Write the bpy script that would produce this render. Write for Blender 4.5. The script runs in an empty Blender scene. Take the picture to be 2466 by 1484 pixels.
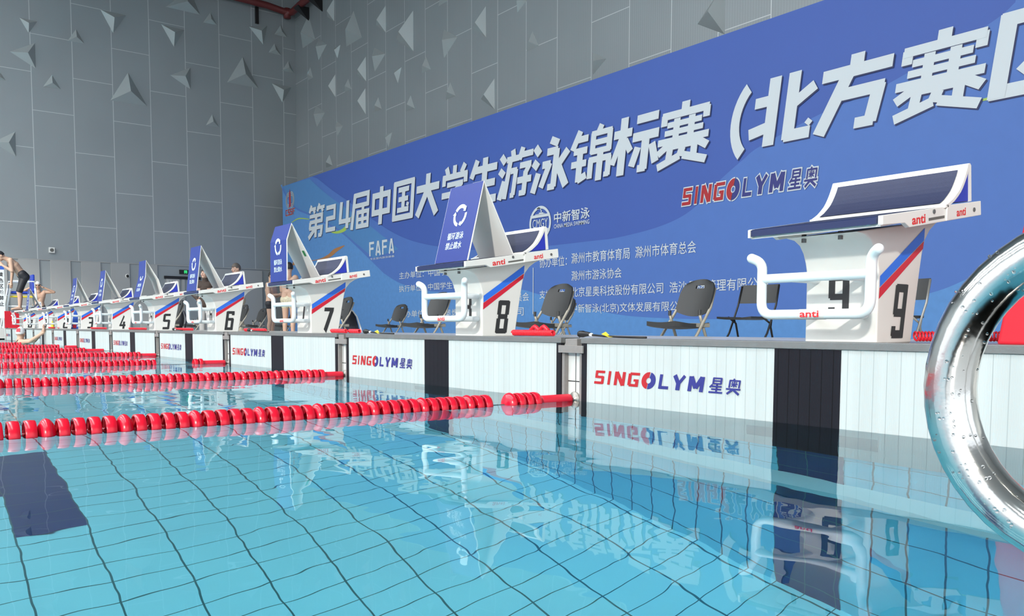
import bpy, math, random
from mathutils import Vector, Matrix, Quaternion
random.seed(4)
S = bpy.context.scene
COL = S.collection
W, H = 2466, 1484

# ------------------------------------------------------------------ camera
F_PX, CX, CY = 2016.09, W / 2, 926.4
YAW, PITCH, ROLL = 0.923879, -0.067778, -0.003038
CAM = Vector((3.03479, -2.64991, 0.34768))
_f = Vector((-math.sin(YAW) * math.cos(PITCH), math.cos(YAW) * math.cos(PITCH), math.sin(PITCH)))
_r = Vector((math.cos(YAW), math.sin(YAW), 0))
_d = _f.cross(_r)
_c, _s = math.cos(ROLL), math.sin(ROLL)
_r, _d = _c * _r + _s * _d, -_s * _r + _c * _d
cd = bpy.data.cameras.new('camera')
cam = bpy.data.objects.new('camera', cd)
COL.objects.link(cam)
M = Matrix((( _r.x, -_d.x, -_f.x, CAM.x), (_r.y, -_d.y, -_f.y, CAM.y), (_r.z, -_d.z, -_f.z, CAM.z), (0, 0, 0, 1)))
cam.matrix_world = M
cd.sensor_fit = 'HORIZONTAL'
cd.sensor_width = 36
cd.lens = 36 * F_PX / W
cd.shift_y = (CY - H / 2) / W
cd.clip_start = 0.05
cd.clip_end = 300
S.camera = cam

# ------------------------------------------------------------------ world, sun, exposure
SUN_DIR = Vector((-0.65, 1.0, -0.42))
wd = bpy.data.worlds.new('world')
S.world = wd
wd.use_nodes = True
bg = wd.node_tree.nodes['Background']
bg.inputs[0].default_value = (0.88, 0.94, 1.0, 1)
bg.inputs[1].default_value = 1.9
sd = bpy.data.lights.new('sun', 'SUN')
sd.energy = 2.6
sd.angle = 0.04
sd.color = (1.0, 0.95, 0.86)
sun = bpy.data.objects.new('sun', sd)
COL.objects.link(sun)
sun.rotation_euler = SUN_DIR.to_track_quat('-Z', 'Y').to_euler()
for ly in (-17.0, -11.0, -5.0):           # three unseen fill lights added under the ceiling to brighten the water
    ld = bpy.data.lights.new('fill_light_row', 'AREA'); ld.shape = 'RECTANGLE'; ld.size = 30.0; ld.size_y = 1.4
    ld.energy = 2250.0; ld.color = (0.95, 0.98, 1.0)
    lo = bpy.data.objects.new('fill_light_row', ld); COL.objects.link(lo); lo.location = (-9.0, ly, 12.6)
S.view_settings.view_transform = 'Standard'
S.view_settings.look = 'None'
S.view_settings.gamma = 1
S.view_settings.exposure = 0.0
S.cycles.use_denoising = True
S.cycles.max_bounces = 10
S.cycles.diffuse_bounces = 4
S.cycles.glossy_bounces = 4
S.cycles.transmission_bounces = 8
S.cycles.caustics_reflective = False
S.cycles.caustics_refractive = True
S.cycles.blur_glossy = 0.3
S.cycles.sample_clamp_indirect = 30.0

XL, YB, YF = -28.1, 10.45, 9.4        # left wall, end wall, banner plane
PZ = 0.295                            # top of the raised starting platform
DZ = 0.02                             # deck level

def ray(u, v):
    return (_f + (u - CX) / F_PX * _r + (v - CY) / F_PX * _d).normalized()
def lift(u, v, x=None, y=None, z=None):
    d = ray(u, v)
    t = (x - CAM.x) / d.x if x is not None else (y - CAM.y) / d.y if y is not None else (z - CAM.z) / d.z
    return CAM + t * d

# ------------------------------------------------------------------ materials
MATS = {}
def mat(name, col, rough=0.5, metal=0.0, noise=0.0, nscale=8.0, bump=0.0, bscale=60.0, spec=0.5):
    if name in MATS: return MATS[name]
    m = bpy.data.materials.new(name); m.use_nodes = True
    nt = m.node_tree; b = nt.nodes['Principled BSDF']
    b.inputs['Base Color'].default_value = (*col, 1)
    b.inputs['Roughness'].default_value = rough
    b.inputs['Metallic'].default_value = metal
    b.inputs['Specular IOR Level'].default_value = spec
    tc = nt.nodes.new('ShaderNodeTexCoord')
    if noise:
        n = nt.nodes.new('ShaderNodeTexNoise'); n.inputs['Scale'].default_value = nscale; n.inputs['Detail'].default_value = 4
        nt.links.new(tc.outputs['Object'], n.inputs['Vector'])
        mx = nt.nodes.new('ShaderNodeMix'); mx.data_type = 'RGBA'
        mx.inputs[6].default_value = (*[c * (1 - noise) for c in col], 1)
        mx.inputs[7].default_value = (*[min(1, c * (1 + noise)) for c in col], 1)
        nt.links.new(n.outputs['Fac'], mx.inputs[0]); nt.links.new(mx.outputs[2], b.inputs['Base Color'])
    if bump:
        n2 = nt.nodes.new('ShaderNodeTexNoise'); n2.inputs['Scale'].default_value = bscale
        nt.links.new(tc.outputs['Object'], n2.inputs['Vector'])
        bp = nt.nodes.new('ShaderNodeBump'); bp.inputs['Strength'].default_value = bump; bp.inputs['Distance'].default_value = 0.002
        nt.links.new(n2.outputs['Fac'], bp.inputs['Height']); nt.links.new(bp.outputs[0], b.inputs['Normal'])
    MATS[name] = m
    return m

WHITE = mat('white_plastic', (0.74, 0.74, 0.71), 0.35, noise=0.04, nscale=6)
WHITE2 = mat('white_sheet', (0.84, 0.83, 0.80), 0.5, noise=0.04, nscale=5)
TUBEW = mat('white_coated_tube', (0.74, 0.80, 0.82), 0.3)
NAVY = mat('navy_grip', (0.019, 0.026, 0.072), 0.55, noise=0.35, nscale=300, bump=0.5, bscale=500)
NAVY_SIDE = mat('navy_edge', (0.006, 0.015, 0.075), 0.4)
BLUEP = mat('royal_blue_panel', (0.015, 0.03, 0.42), 0.4)
SIGNB = mat('sign_blue', (0.010, 0.030, 0.215), 0.45, noise=0.1, nscale=3)
SIGNW = mat('sign_print_white', (0.72, 0.85, 0.88), 0.5)
STRB = mat('stripe_blue', (0.02, 0.16, 0.78), 0.35)
STRR = mat('stripe_red', (0.62, 0.003, 0.03), 0.35)
REDTXT = mat('red_print', (0.70, 0.015, 0.02), 0.4)
DIGIT = mat('digit_black', (0.018, 0.019, 0.021), 0.4)
STEEL = mat('bolt_steel', (0.13, 0.13, 0.13), 0.4, 0.3)
DARK = mat('slot_dark', (0.12, 0.12, 0.11), 0.6)
PADW = mat('pad_black', (0.010, 0.010, 0.014), 0.6, spec=0.2)
HOOK = mat('pad_rail_grey', (0.16, 0.165, 0.165), 0.4, 0.15, noise=0.15, nscale=20, bump=0.3, bscale=200)
BRK = mat('bracket_grey', (0.25, 0.235, 0.225), 0.45, 0.2, noise=0.12, nscale=60)
LOGOR = mat('logo_red', (0.42, 0.010, 0.016), 0.45)
LOGOB = mat('logo_blue', (0.022, 0.025, 0.19), 0.45)
FLOAT = mat('float_red', (0.80, 0.006, 0.03), 0.25)
FLOATD = mat('float_inner_red', (0.55, 0.004, 0.02), 0.35)
SLEEVE = mat('sleeve_red', (0.66, 0.01, 0.035), 0.45)
BLACKPL = mat('black_plastic', (0.022, 0.023, 0.024), 0.5, bump=0.2, bscale=300)
CHLEG = mat('taupe_steel_leg', (0.30, 0.28, 0.235), 0.4, 0.2)
BLKMET = mat('black_metal', (0.012, 0.012, 0.013), 0.4, 0.2)
GREYMET = mat('grey_metal', (0.30, 0.29, 0.27), 0.35, 0.5)
CHROME = mat('chrome', (0.60, 0.60, 0.585), 0.13, 1.0, bump=0.06, bscale=130)
PIPE = mat('pipe_red', (0.12, 0.016, 0.016), 0.5)
SKIN = mat('skin', (0.54, 0.345, 0.25), 0.55, noise=0.06, nscale=12)
SKIN2 = mat('skin_face', (0.58, 0.36, 0.27), 0.55, noise=0.06, nscale=12)
HAIR = mat('black_hair', (0.010, 0.009, 0.009), 0.5, bump=0.6, bscale=150)
GHAIR = mat('greying_hair', (0.10, 0.085, 0.075), 0.6, bump=0.6, bscale=150)
BLKFAB = mat('black_fabric', (0.012, 0.013, 0.018), 0.6)
CAPW = mat('white_cap', (0.80, 0.81, 0.82), 0.35)
BROWN = mat('brown_knit', (0.045, 0.030, 0.024), 0.8, bump=0.4, bscale=400)
GREYFAB = mat('light_grey_cloth', (0.42, 0.42, 0.42), 0.8)
CAMO = mat('camouflage_cloth', (0.36, 0.32, 0.24), 0.8, noise=0.55, nscale=14)
FLORAL = mat('floral_cloth', (0.55, 0.50, 0.36), 0.7, noise=0.6, nscale=35)
LIPS = mat('lips', (0.36, 0.10, 0.09), 0.5)
EYE = mat('eye_dark', (0.012, 0.010, 0.010), 0.3)
EYEW = mat('eye_white', (0.75, 0.74, 0.72), 0.3)
REDPL = mat('red_panel', (0.56, 0.004, 0.02), 0.5, noise=0.08, nscale=4)
PRINTW = mat('print_white', (0.76, 0.80, 0.82), 0.5)
YELLOW = mat('yellow_tag', (0.75, 0.60, 0.03), 0.5)
COIL = mat('coil_red', (0.72, 0.012, 0.03), 0.35)
BLUEBAG = mat('bag_blue', (0.03, 0.11, 0.52), 0.6)
SEATB = mat('seat_blue', (0.015, 0.05, 0.42), 0.45)
NAVYCL = mat('navy_cloth', (0.008, 0.009, 0.022), 0.8)
GREEN = mat('green_print', (0.03, 0.25, 0.08), 0.5)
PYR = mat('pyramid_grey', (0.36, 0.39, 0.39), 0.5, 0.15)
BN_BASE = mat('banner_blue', (0.052, 0.112, 0.415), 0.55, noise=0.05, nscale=0.5)
BN_MID = mat('banner_mid_blue', (0.078, 0.175, 0.5), 0.55, noise=0.05, nscale=3)
BN_LIGHT = mat('banner_light_blue', (0.105, 0.28, 0.6), 0.55, noise=0.12, nscale=9)
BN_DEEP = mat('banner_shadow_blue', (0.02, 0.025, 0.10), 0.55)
BN_LEFT = mat('banner_sky_blue', (0.08, 0.235, 0.5), 0.55, noise=0.05, nscale=3)
BN_TXT = mat('banner_white', (0.66, 0.7, 0.72), 0.5)
BN_GREEN = mat('banner_lime', (0.40, 0.58, 0.10), 0.5)
BN_ORANGE = mat('banner_orange', (0.45, 0.20, 0.07), 0.5)

def emis(name, col, st):
    m = bpy.data.materials.new(name); m.use_nodes = True
    b = m.node_tree.nodes['Principled BSDF']
    b.inputs['Base Color'].default_value = (*col, 1); b.inputs['Emission Color'].default_value = (*col, 1); b.inputs['Emission Strength'].default_value = st
    return m
EXITG = emis('exit_green', (0.05, 0.9, 0.25), 1.0)

def nmath(nt, op, a, b=None, c=None):
    n = nt.nodes.new('ShaderNodeMath'); n.operation = op
    for i, x in enumerate((a, b, c)):
        if x is None: continue
        if isinstance(x, (int, float)): n.inputs[i].default_value = x
        else: nt.links.new(x, n.inputs[i])
    return n.outputs[0]
def grid_line(nt, coord, period, width, off=0.0):
    f = nmath(nt, 'FRACT', nmath(nt, 'DIVIDE', nmath(nt, 'ADD', coord, -off + width / 2 + 100 * period), period))
    return nmath(nt, 'LESS_THAN', f, width / period)
def mixc(nt, fac, a, b):
    mx = nt.nodes.new('ShaderNodeMix'); mx.data_type = 'RGBA'
    for s, x in ((0, fac), (6, a), (7, b)):
        if isinstance(x, tuple): mx.inputs[s].default_value = (*x, 1)
        elif isinstance(x, (int, float)): mx.inputs[s].default_value = x
        else: nt.links.new(x, mx.inputs[s])
    return mx.outputs[2]
def tile_mat(name, ax, pa, bx, pb, ca, cb, wa=0.006, wb=0.004, offb=0.0, rough=0.25):
    m = bpy.data.materials.new(name); m.use_nodes = True
    nt = m.node_tree; b = nt.nodes['Principled BSDF']
    tc = nt.nodes.new('ShaderNodeTexCoord'); sp = nt.nodes.new('ShaderNodeSeparateXYZ')
    nt.links.new(tc.outputs['Object'], sp.inputs[0])
    la = grid_line(nt, sp.outputs[ax], pa, wa)
    lb = grid_line(nt, sp.outputs[bx], pb, wb, offb)
    l = nmath(nt, 'MAXIMUM', la, lb)
    n = nt.nodes.new('ShaderNodeTexNoise'); n.inputs['Scale'].default_value = 1.5
    nt.links.new(tc.outputs['Object'], n.inputs['Vector'])
    base = mixc(nt, n.outputs['Fac'], tuple(c * 0.9 for c in ca), tuple(min(1, c * 1.08) for c in ca))
    nt.links.new(mixc(nt, l, base, cb), b.inputs['Base Color'])
    b.inputs['Roughness'].default_value = rough
    return m
TILE_F = tile_mat('pool_floor_tile', 0, 0.127, 1, 0.25, (0.30, 0.84, 0.99), (0.03, 0.16, 0.19), 0.0042, 0.0075)
TILE_W = tile_mat('pool_wall_tile', 0, 0.127, 2, 0.25, (0.24, 0.76, 0.95), (0.02, 0.12, 0.15), 0.007, 0.006, 0.07)
TILE_S = tile_mat('pool_side_tile', 1, 0.25, 2, 0.25, (0.24, 0.76, 0.95), (0.02, 0.12, 0.15), 0.007, 0.006, 0.07)
TILE_G = tile_mat('white_wall_tile', 0, 0.127, 2, 0.25, (0.66, 0.68, 0.66), (0.06, 0.06, 0.06), 0.006, 0.006, 0.09)
TILE_N = tile_mat('navy_tile', 0, 0.127, 1, 0.25, (0.010, 0.035, 0.17), (0.03, 0.09, 0.15), 0.004, 0.005)
TILE_NW = tile_mat('navy_wall_tile', 0, 0.127, 2, 0.25, (0.006, 0.03, 0.15), (0.03, 0.12, 0.17), 0.004, 0.006, 0.07)
DECK = tile_mat('deck_tile', 0, 0.3, 1, 0.3, (0.50, 0.51, 0.50), (0.25, 0.25, 0.25), 0.005, 0.005)
TILE_LEDGE = mat('ledge_pale', (0.40, 0.72, 0.78), 0.4)

def pad_mat(name, ca, cl, spacing):
    m = bpy.data.materials.new(name); m.use_nodes = True
    nt = m.node_tree; b = nt.nodes['Principled BSDF']
    tc = nt.nodes.new('ShaderNodeTexCoord'); sp = nt.nodes.new('ShaderNodeSeparateXYZ')
    nt.links.new(tc.outputs['Object'], sp.inputs[0])
    l = grid_line(nt, sp.outputs[0], spacing, 0.003)
    cm = nt.nodes.new('ShaderNodeCombineXYZ'); nt.links.new(sp.outputs[0], cm.inputs[0])
    n = nt.nodes.new('ShaderNodeTexNoise'); n.inputs['Scale'].default_value = 9; n.inputs['Detail'].default_value = 6
    nt.links.new(cm.outputs[0], n.inputs['Vector'])
    base = mixc(nt, n.outputs['Fac'], tuple(c * 0.78 for c in ca), tuple(min(1, c * 1.16) for c in ca))
    nt.links.new(mixc(nt, l, base, cl), b.inputs['Base Color'])
    wv = nt.nodes.new('ShaderNodeTexWave'); wv.inputs['Scale'].default_value = 45
    nt.links.new(cm.outputs[0], wv.inputs['Vector'])
    bp = nt.nodes.new('ShaderNodeBump'); bp.inputs['Strength'].default_value = 0.25; bp.inputs['Distance'].default_value = 0.001
    nt.links.new(wv.outputs['Fac'], bp.inputs['Height']); nt.links.new(bp.outputs[0], b.inputs['Normal'])
    b.inputs['Roughness'].default_value = 0.5
    b.inputs['Specular IOR Level'].default_value = 0.12
    return m
PAD = pad_mat('pad_white', (0.49, 0.525, 0.52), (0.36, 0.39, 0.39), 0.047)
PADB = pad_mat('pad_black_slats', (0.012, 0.012, 0.017), (0.004, 0.004, 0.005), 0.045)

def wall_mat(name, ax, off, ribs):
    m = bpy.data.materials.new(name); m.use_nodes = True
    nt = m.node_tree; b = nt.nodes['Principled BSDF']
    tc = nt.nodes.new('ShaderNodeTexCoord'); sp = nt.nodes.new('ShaderNodeSeparateXYZ')
    nt.links.new(tc.outputs['Object'], sp.inputs[0])
    A, Z = sp.outputs[ax], sp.outputs[2]
    lv = grid_line(nt, A, 1.2, 0.022, off)
    par = nmath(nt, 'MODULO', nmath(nt, 'FLOOR', nmath(nt, 'DIVIDE', nmath(nt, 'ADD', A, 120 - off), 1.2)), 2.0)
    zz = nmath(nt, 'SUBTRACT', Z, nmath(nt, 'MULTIPLY', par, 1.2))
    lh = grid_line(nt, zz, 2.4, 0.018, 3.68 if ax == 1 else 3.62)
    hi = nmath(nt, 'GREATER_THAN', Z, 2.52)
    lh = nmath(nt, 'MULTIPLY', lh, hi)
    l = nmath(nt, 'MAXIMUM', nmath(nt, 'MULTIPLY', lv, hi), lh)
    n = nt.nodes.new('ShaderNodeTexNoise'); n.inputs['Scale'].default_value = 0.5
    nt.links.new(tc.outputs['Object'], n.inputs['Vector'])
    base = mixc(nt, n.outputs['Fac'], (0.272, 0.300, 0.310), (0.325, 0.350, 0.358))
    if ribs:
        lr = grid_line(nt, A, 0.06, 0.02)
        base = mixc(nt, nmath(nt, 'MULTIPLY', lr, 0.25), base, (0.20, 0.215, 0.215))
    nt.links.new(mixc(nt, l, base, (0.55, 0.57, 0.57)), b.inputs['Base Color'])
    b.inputs['Roughness'].default_value = 0.42
    b.inputs['Metallic'].default_value = 0.25
    return m
WALL_L = wall_mat('aluminium_panels_left', 1, 0.36, False)
WALL_B = wall_mat('aluminium_panels_end', 0, -26.97 + 1.2 * 2, True)
LOWPANEL = mat('lower_panel_grey', (0.36, 0.365, 0.36), 0.5, 0.1)
CEIL = mat('ceiling_grey', (0.30, 0.31, 0.31), 0.7, noise=0.1)

def water_mat():
    m = bpy.data.materials.new('pool_water'); m.use_nodes = True
    nt = m.node_tree; nt.nodes.remove(nt.nodes['Principled BSDF'])
    out = nt.nodes['Material Output']
    rf = nt.nodes.new('ShaderNodeBsdfRefraction'); rf.inputs['IOR'].default_value = 1.33; rf.inputs['Roughness'].default_value = 0.0
    rf.inputs['Color'].default_value = (0.83, 0.965, 1.0, 1)
    gl = nt.nodes.new('ShaderNodeBsdfGlossy'); gl.inputs['Roughness'].default_value = 0.0
    fr = nt.nodes.new('ShaderNodeFresnel'); fr.inputs['IOR'].default_value = 1.33
    g = nt.nodes.new('ShaderNodeMixShader'); nt.links.new(fr.outputs[0], g.inputs[0]); nt.links.new(rf.outputs[0], g.inputs[1]); nt.links.new(gl.outputs[0], g.inputs[2])
    tc = nt.nodes.new('ShaderNodeTexCoord')
    mp = nt.nodes.new('ShaderNodeMapping'); mp.inputs['Scale'].default_value = (1.0, 1.0, 1.0)
    nt.links.new(tc.outputs['Object'], mp.inputs['Vector'])
    n1 = nt.nodes.new('ShaderNodeTexNoise'); n1.inputs['Scale'].default_value = 1.6; n1.inputs['Detail'].default_value = 2; n1.inputs['Roughness'].default_value = 0.45
    n2 = nt.nodes.new('ShaderNodeTexNoise'); n2.inputs['Scale'].default_value = 9; n2.inputs['Detail'].default_value = 1
    nt.links.new(mp.outputs[0], n1.inputs['Vector']); nt.links.new(mp.outputs[0], n2.inputs['Vector'])
    h = nmath(nt, 'ADD', n1.outputs['Fac'], nmath(nt, 'MULTIPLY', n2.outputs['Fac'], 0.07))
    bp = nt.nodes.new('ShaderNodeBump'); bp.inputs['Strength'].default_value = 1.0; bp.inputs['Distance'].default_value = 0.006
    nt.links.new(h, bp.inputs['Height']); [nt.links.new(bp.outputs[0], q.inputs['Normal']) for q in (rf, gl, fr)]
    nt.links.new(g.outputs[0], out.inputs['Surface'])
    return m
WATER = water_mat()

# ------------------------------------------------------------------ mesh helpers
class MB:
    def __init__(s): s.v, s.f = [], []
    def add(s, vs, fs):
        o = len(s.v); s.v += [Vector(p) for p in vs]; s.f += [[i + o for i in f] for f in fs]; return s
    def box(s, x0, x1, y0, y1, z0, z1):
        return s.add([(x, y, z) for x in (x0, x1) for y in (y0, y1) for z in (z0, z1)],
                     [(0, 1, 3, 2), (4, 6, 7, 5), (0, 4, 5, 1), (2, 3, 7, 6), (0, 2, 6, 4), (1, 5, 7, 3)])
    def quad(s, a, b, c, d): return s.add([a, b, c, d], [(0, 1, 2, 3)])
    def prism(s, poly, axis, a, b):
        # extrude a 2-d polygon along an axis; poly gives the other two coordinates in order
        n = len(poly); vs = []
        for t in (a, b):
            for p in poly:
                vs.append((t, p[0], p[1]) if axis == 0 else (p[0], t, p[1]) if axis == 1 else (p[0], p[1], t))
        fs = [tuple(range(n)), tuple(range(2 * n - 1, n - 1, -1))]
        fs += [(i, i + n, (i + 1) % n + n, (i + 1) % n) for i in range(n)]
        return s.add(vs, fs)
    def tube(s, pts, r, seg=12, caps=True):
        pts = [Vector(p) for p in pts]; n = len(pts)
        rs = r if isinstance(r, (list, tuple)) else [r] * n
        t0 = (pts[1] - pts[0]).normalized()
        up = Vector((0, 0, 1)) if abs(t0.z) < 0.9 else Vector((1, 0, 0))
        nx = t0.cross(up).normalized(); rings = []
        prev = t0
        for i, p in enumerate(pts):
            t = (pts[min(i + 1, n - 1)] - pts[max(i - 1, 0)]).normalized()
            q = prev.rotation_difference(t); nx = (q @ nx).normalized(); prev = t
            ny = t.cross(nx)
            rings.append([p + rs[i] * (math.cos(a) * nx + math.sin(a) * ny) for a in [2 * math.pi * k / seg for k in range(seg)]])
        vs = [v for rg in rings for v in rg]; fs = []
        for i in range(n - 1):
            for k in range(seg):
                fs.append((i * seg + k, i * seg + (k + 1) % seg, (i + 1) * seg + (k + 1) % seg, (i + 1) * seg + k))
        if caps: fs += [tuple(range(seg - 1, -1, -1)), tuple(range((n - 1) * seg, n * seg))]
        return s.add(vs, fs)
    def lathe(s, prof, seg=20, axis='y', c=(0, 0, 0)):
        # prof: (radius, along) pairs, closed at ends if radius 0
        vs, fs = [], []
        for r, a in prof:
            for k in range(seg):
                t = 2 * math.pi * k / seg; x, y = r * math.cos(t), r * math.sin(t)
                vs.append((c[0] + x, c[1] + a, c[2] + y) if axis == 'y' else (c[0] + x, c[1] + y, c[2] + a) if axis == 'z' else (c[0] + a, c[1] + x, c[2] + y))
        for i in range(len(prof) - 1):
            for k in range(seg):
                fs.append((i * seg + k, i * seg + (k + 1) % seg, (i + 1) * seg + (k + 1) % seg, (i + 1) * seg + k))
        return s.add(vs, fs)
    def ball(s, c, rx, ry=None, rz=None, seg=16, ring=10, rot=None):
        ry = ry or rx; rz = rz or rx; c = Vector(c); vs, fs = [], []
        for i in range(ring + 1):
            p = math.pi * i / ring
            for k in range(seg):
                t = 2 * math.pi * k / seg
                v = Vector((rx * math.sin(p) * math.cos(t), ry * math.sin(p) * math.sin(t), rz * math.cos(p)))
                vs.append(c + (rot @ v if rot else v))
        for i in range(ring):
            for k in range(seg):
                fs.append((i * seg + k, (i + 1) * seg + k, (i + 1) * seg + (k + 1) % seg, i * seg + (k + 1) % seg))
        return s.add(vs, fs)
    def cap(s, a, b, ra, rb, seg=14):
        # tapered capsule
        a, b = Vector(a), Vector(b)
        if (b - a).length < 1e-5: return s.ball(a, ra)
        d = (b - a).normalized(); pts, rs = [], []
        for k in range(5):
            t = -math.pi / 2 + k * math.pi / 8
            pts.append(a + d * ra * math.sin(t)); rs.append(max(1e-4, ra * math.cos(t)))
        pts.append(a); rs.append(ra); pts.append(b); rs.append(rb)
        for k in range(1, 5):
            t = k * math.pi / 8
            pts.append(b + d * rb * math.sin(t)); rs.append(max(1e-4, rb * math.cos(t)))
        return s.tube(pts, rs, seg)
    def mesh(s, name, m, smooth=False):
        me = bpy.data.meshes.new(name)
        me.from_pydata([tuple(v) for v in s.v], [], s.f); me.update()
        if m: me.materials.append(m)
        if smooth:
            for p in me.polygons: p.use_smooth = True
        return me
    def build(s, name, m, parent=None, smooth=False, bevel=0.0, seg=2):
        o = bpy.data.objects.new(name, s.mesh(name, m, smooth)); COL.objects.link(o)
        if bevel:
            b = o.modifiers.new('bevel', 'BEVEL'); b.width = bevel; b.segments = seg; b.limit_method = 'ANGLE'; b.angle_limit = 0.7
        if parent: o.parent = parent
        return o
def smooth_angle(o, deg=40):
    for p in o.data.polygons: p.use_smooth = True
    try: o.data.set_sharp_from_angle(angle=math.radians(deg))
    except Exception: pass
    return o

def tag(o, label, cat, group=None, kind=None):
    o['label'] = label; o['category'] = cat
    if group: o['group'] = group
    if kind: o['kind'] = kind
    return o
def thing(name, label, cat, loc=(0, 0, 0), rz=0.0, group=None):
    o = bpy.data.objects.new(name, None); COL.objects.link(o); o.empty_display_size = 0.1
    o.location = loc; o.rotation_euler = (0, 0, rz)
    return tag(o, label, cat, group)
KIDS = {}
def copy_tree(o, parent=None):
    c = o.copy(); COL.objects.link(c)
    if parent: c.parent = parent
    for ch in list(o.children): copy_tree(ch, c)
    return c
def structure(o, label, cat):
    o['kind'] = 'structure'; o['label'] = label; o['category'] = cat
    return o

# ------------------------------------------------------------------ flat lettering
def bars(lst, shear=0.0, sc=100.0):
    vs, fs = [], []
    for x0, y0, x1, y1, w in lst:
        d = Vector((x1 - x0, y1 - y0)); L = d.length or 1; d /= L; n = Vector((-d.y, d.x)) * w / 2
        o = len(vs)
        for p in (Vector((x0, y0)) - n, Vector((x1, y1)) - n, Vector((x1, y1)) + n, Vector((x0, y0)) + n):
            vs.append(((p.x + shear * p.y) / sc, p.y / sc))
        fs.append((o, o + 1, o + 2, o + 3))
    return vs, fs
_fcache = {}
def font(s, off=0.0, shear=0.0):
    key = (s, off, shear)
    if key in _fcache: return _fcache[key]
    c = bpy.data.curves.new('t', 'FONT'); c.body = s; c.offset = off; c.shear = shear; c.resolution_u = 3
    o = bpy.data.objects.new('t', c); COL.objects.link(o)
    dg = bpy.context.evaluated_depsgraph_get()
    me = bpy.data.meshes.new_from_object(o.evaluated_get(dg))
    vs = [(v.co.x, v.co.y) for v in me.vertices]; fs = [tuple(p.vertices) for p in me.polygons]
    bpy.data.objects.remove(o); bpy.data.curves.remove(c); bpy.data.meshes.remove(me)
    x0, x1 = min(v[0] for v in vs), max(v[0] for v in vs); y0, y1 = min(v[1] for v in vs), max(v[1] for v in vs)
    _fcache[key] = ([((x - x0) / (x1 - x0), (y - y0) / (y1 - y0)) for x, y in vs], fs)
    return _fcache[key]
def flat(name, vf, org, ux, uy, m, parent=None, depth=0.0):
    """2-d shapes laid on the plane org + x*ux + y*uy; depth > 0 gives the letters thickness along the normal."""
    org, ux, uy = Vector(org), Vector(ux), Vector(uy)
    n = ux.cross(uy).normalized(); vs, fs = vf; b = MB()
    used = {}
    for f in fs:
        for i in f: used[i] = used.get(i, 0) + 1
    lay = [0.0] * len(vs)                      # overlapping strokes sit a hair apart
    if fs and len(fs[0]) == 4:
        eps = 0.0002 if max(ux.length * max(abs(v[0]) for v in vs), uy.length) > 0.5 else 0.00004
        for k_, f in enumerate(fs):
            if all(used[i] == 1 for i in f):
                for i in f: lay[i] = (k_ % 17) * eps
    if not depth:
        b.add([org + x * ux + y * uy + n * lay[i] for i, (x, y) in enumerate(vs)], fs)
    else:
        front = [org + x * ux + y * uy + n * (depth + lay[i]) for i, (x, y) in enumerate(vs)]; back = [org + x * ux + y * uy for x, y in vs]
        k = len(vs); allf = [tuple(f) for f in fs]
        ec = {}
        for f in fs:
            for i in range(len(f)):
                e = (f[i], f[(i + 1) % len(f)]); kk = (min(e), max(e)); ec.setdefault(kk, []).append(e)
        for kk, es in ec.items():
            if len(es) == 1: a, c = es[0]; allf.append((a, a + k, c + k, c))
        b.add(front + back, allf)
    return b.build(name, m, parent)
def poly2(pts): return [tuple(p) for p in pts], [tuple(range(len(pts)))]
def arc_band(cx, cy, r0, r1, a0, a1, n=14):
    vs, fs = [], []
    for i in range(n + 1):
        a = math.radians(a0 + (a1 - a0) * i / n)
        vs += [(cx + r0 * math.cos(a), cy + r0 * math.sin(a)), (cx + r1 * math.cos(a), cy + r1 * math.sin(a))]
    for i in range(n): fs.append((2 * i, 2 * i + 1, 2 * i + 3, 2 * i + 2))
    return vs, fs
def merge(*vfs):
    V, Fc = [], []
    for vs, fs in vfs:
        o = len(V); V += list(vs); Fc += [tuple(i + o for i in f) for f in fs]
    return V, Fc
def xf(vf, sx, sy, tx, ty): return [(x * sx + tx, y * sy + ty) for x, y in vf[0]], vf[1]

DIG = {
 '0': [(8, 93, 92, 93, 15), (8, 7, 92, 7, 15), (16, 100, 16, 0, 32), (84, 100, 84, 0, 32)],
 '1': [(52, 100, 52, 0, 24), (20, 92, 52, 92, 14)],
 '2': [(4, 93, 92, 93, 15), (84, 95, 84, 50, 32), (92, 50, 8, 50, 15), (16, 52, 16, 4, 32), (8, 5, 98, 5, 15)],
 '3': [(4, 93, 92, 93, 15), (84, 100, 84, 0, 32), (24, 51, 92, 51, 15), (4, 7, 92, 7, 15)],
 '4': [(60, 100, 16, 30, 20), (2, 27, 100, 27, 15), (72, 56, 72, 0, 32)],
 '5': [(8, 95, 96, 95, 15), (12, 98, 12, 52, 32), (8, 56, 90, 56, 15), (84, 60, 84, 2, 32), (4, 7, 92, 7, 15)],
 '6': [(8, 95, 98, 95, 15), (16, 100, 16, 0, 32), (84, 95, 84, 80, 32), (10, 58, 92, 58, 15), (84, 61, 84, 0, 32), (8, 7, 92, 7, 15)],
 '7': [(2, 92, 98, 92, 16), (82, 92, 34, 0, 34)],
 '8': [(8, 93, 92, 93, 15), (10, 51, 90, 51, 15), (8, 7, 92, 7, 15), (16, 98, 16, 57, 32), (84, 98, 84, 57, 32), (16, 45, 16, 2, 32), (84, 45, 84, 2, 32)],
 '9': [(8, 93, 92, 93, 15), (16, 98, 16, 44, 32), (84, 100, 84, 0, 32), (8, 47, 92, 47, 15), (8, 7, 92, 7, 15), (16, 22, 16, 4, 32)],
}
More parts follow.
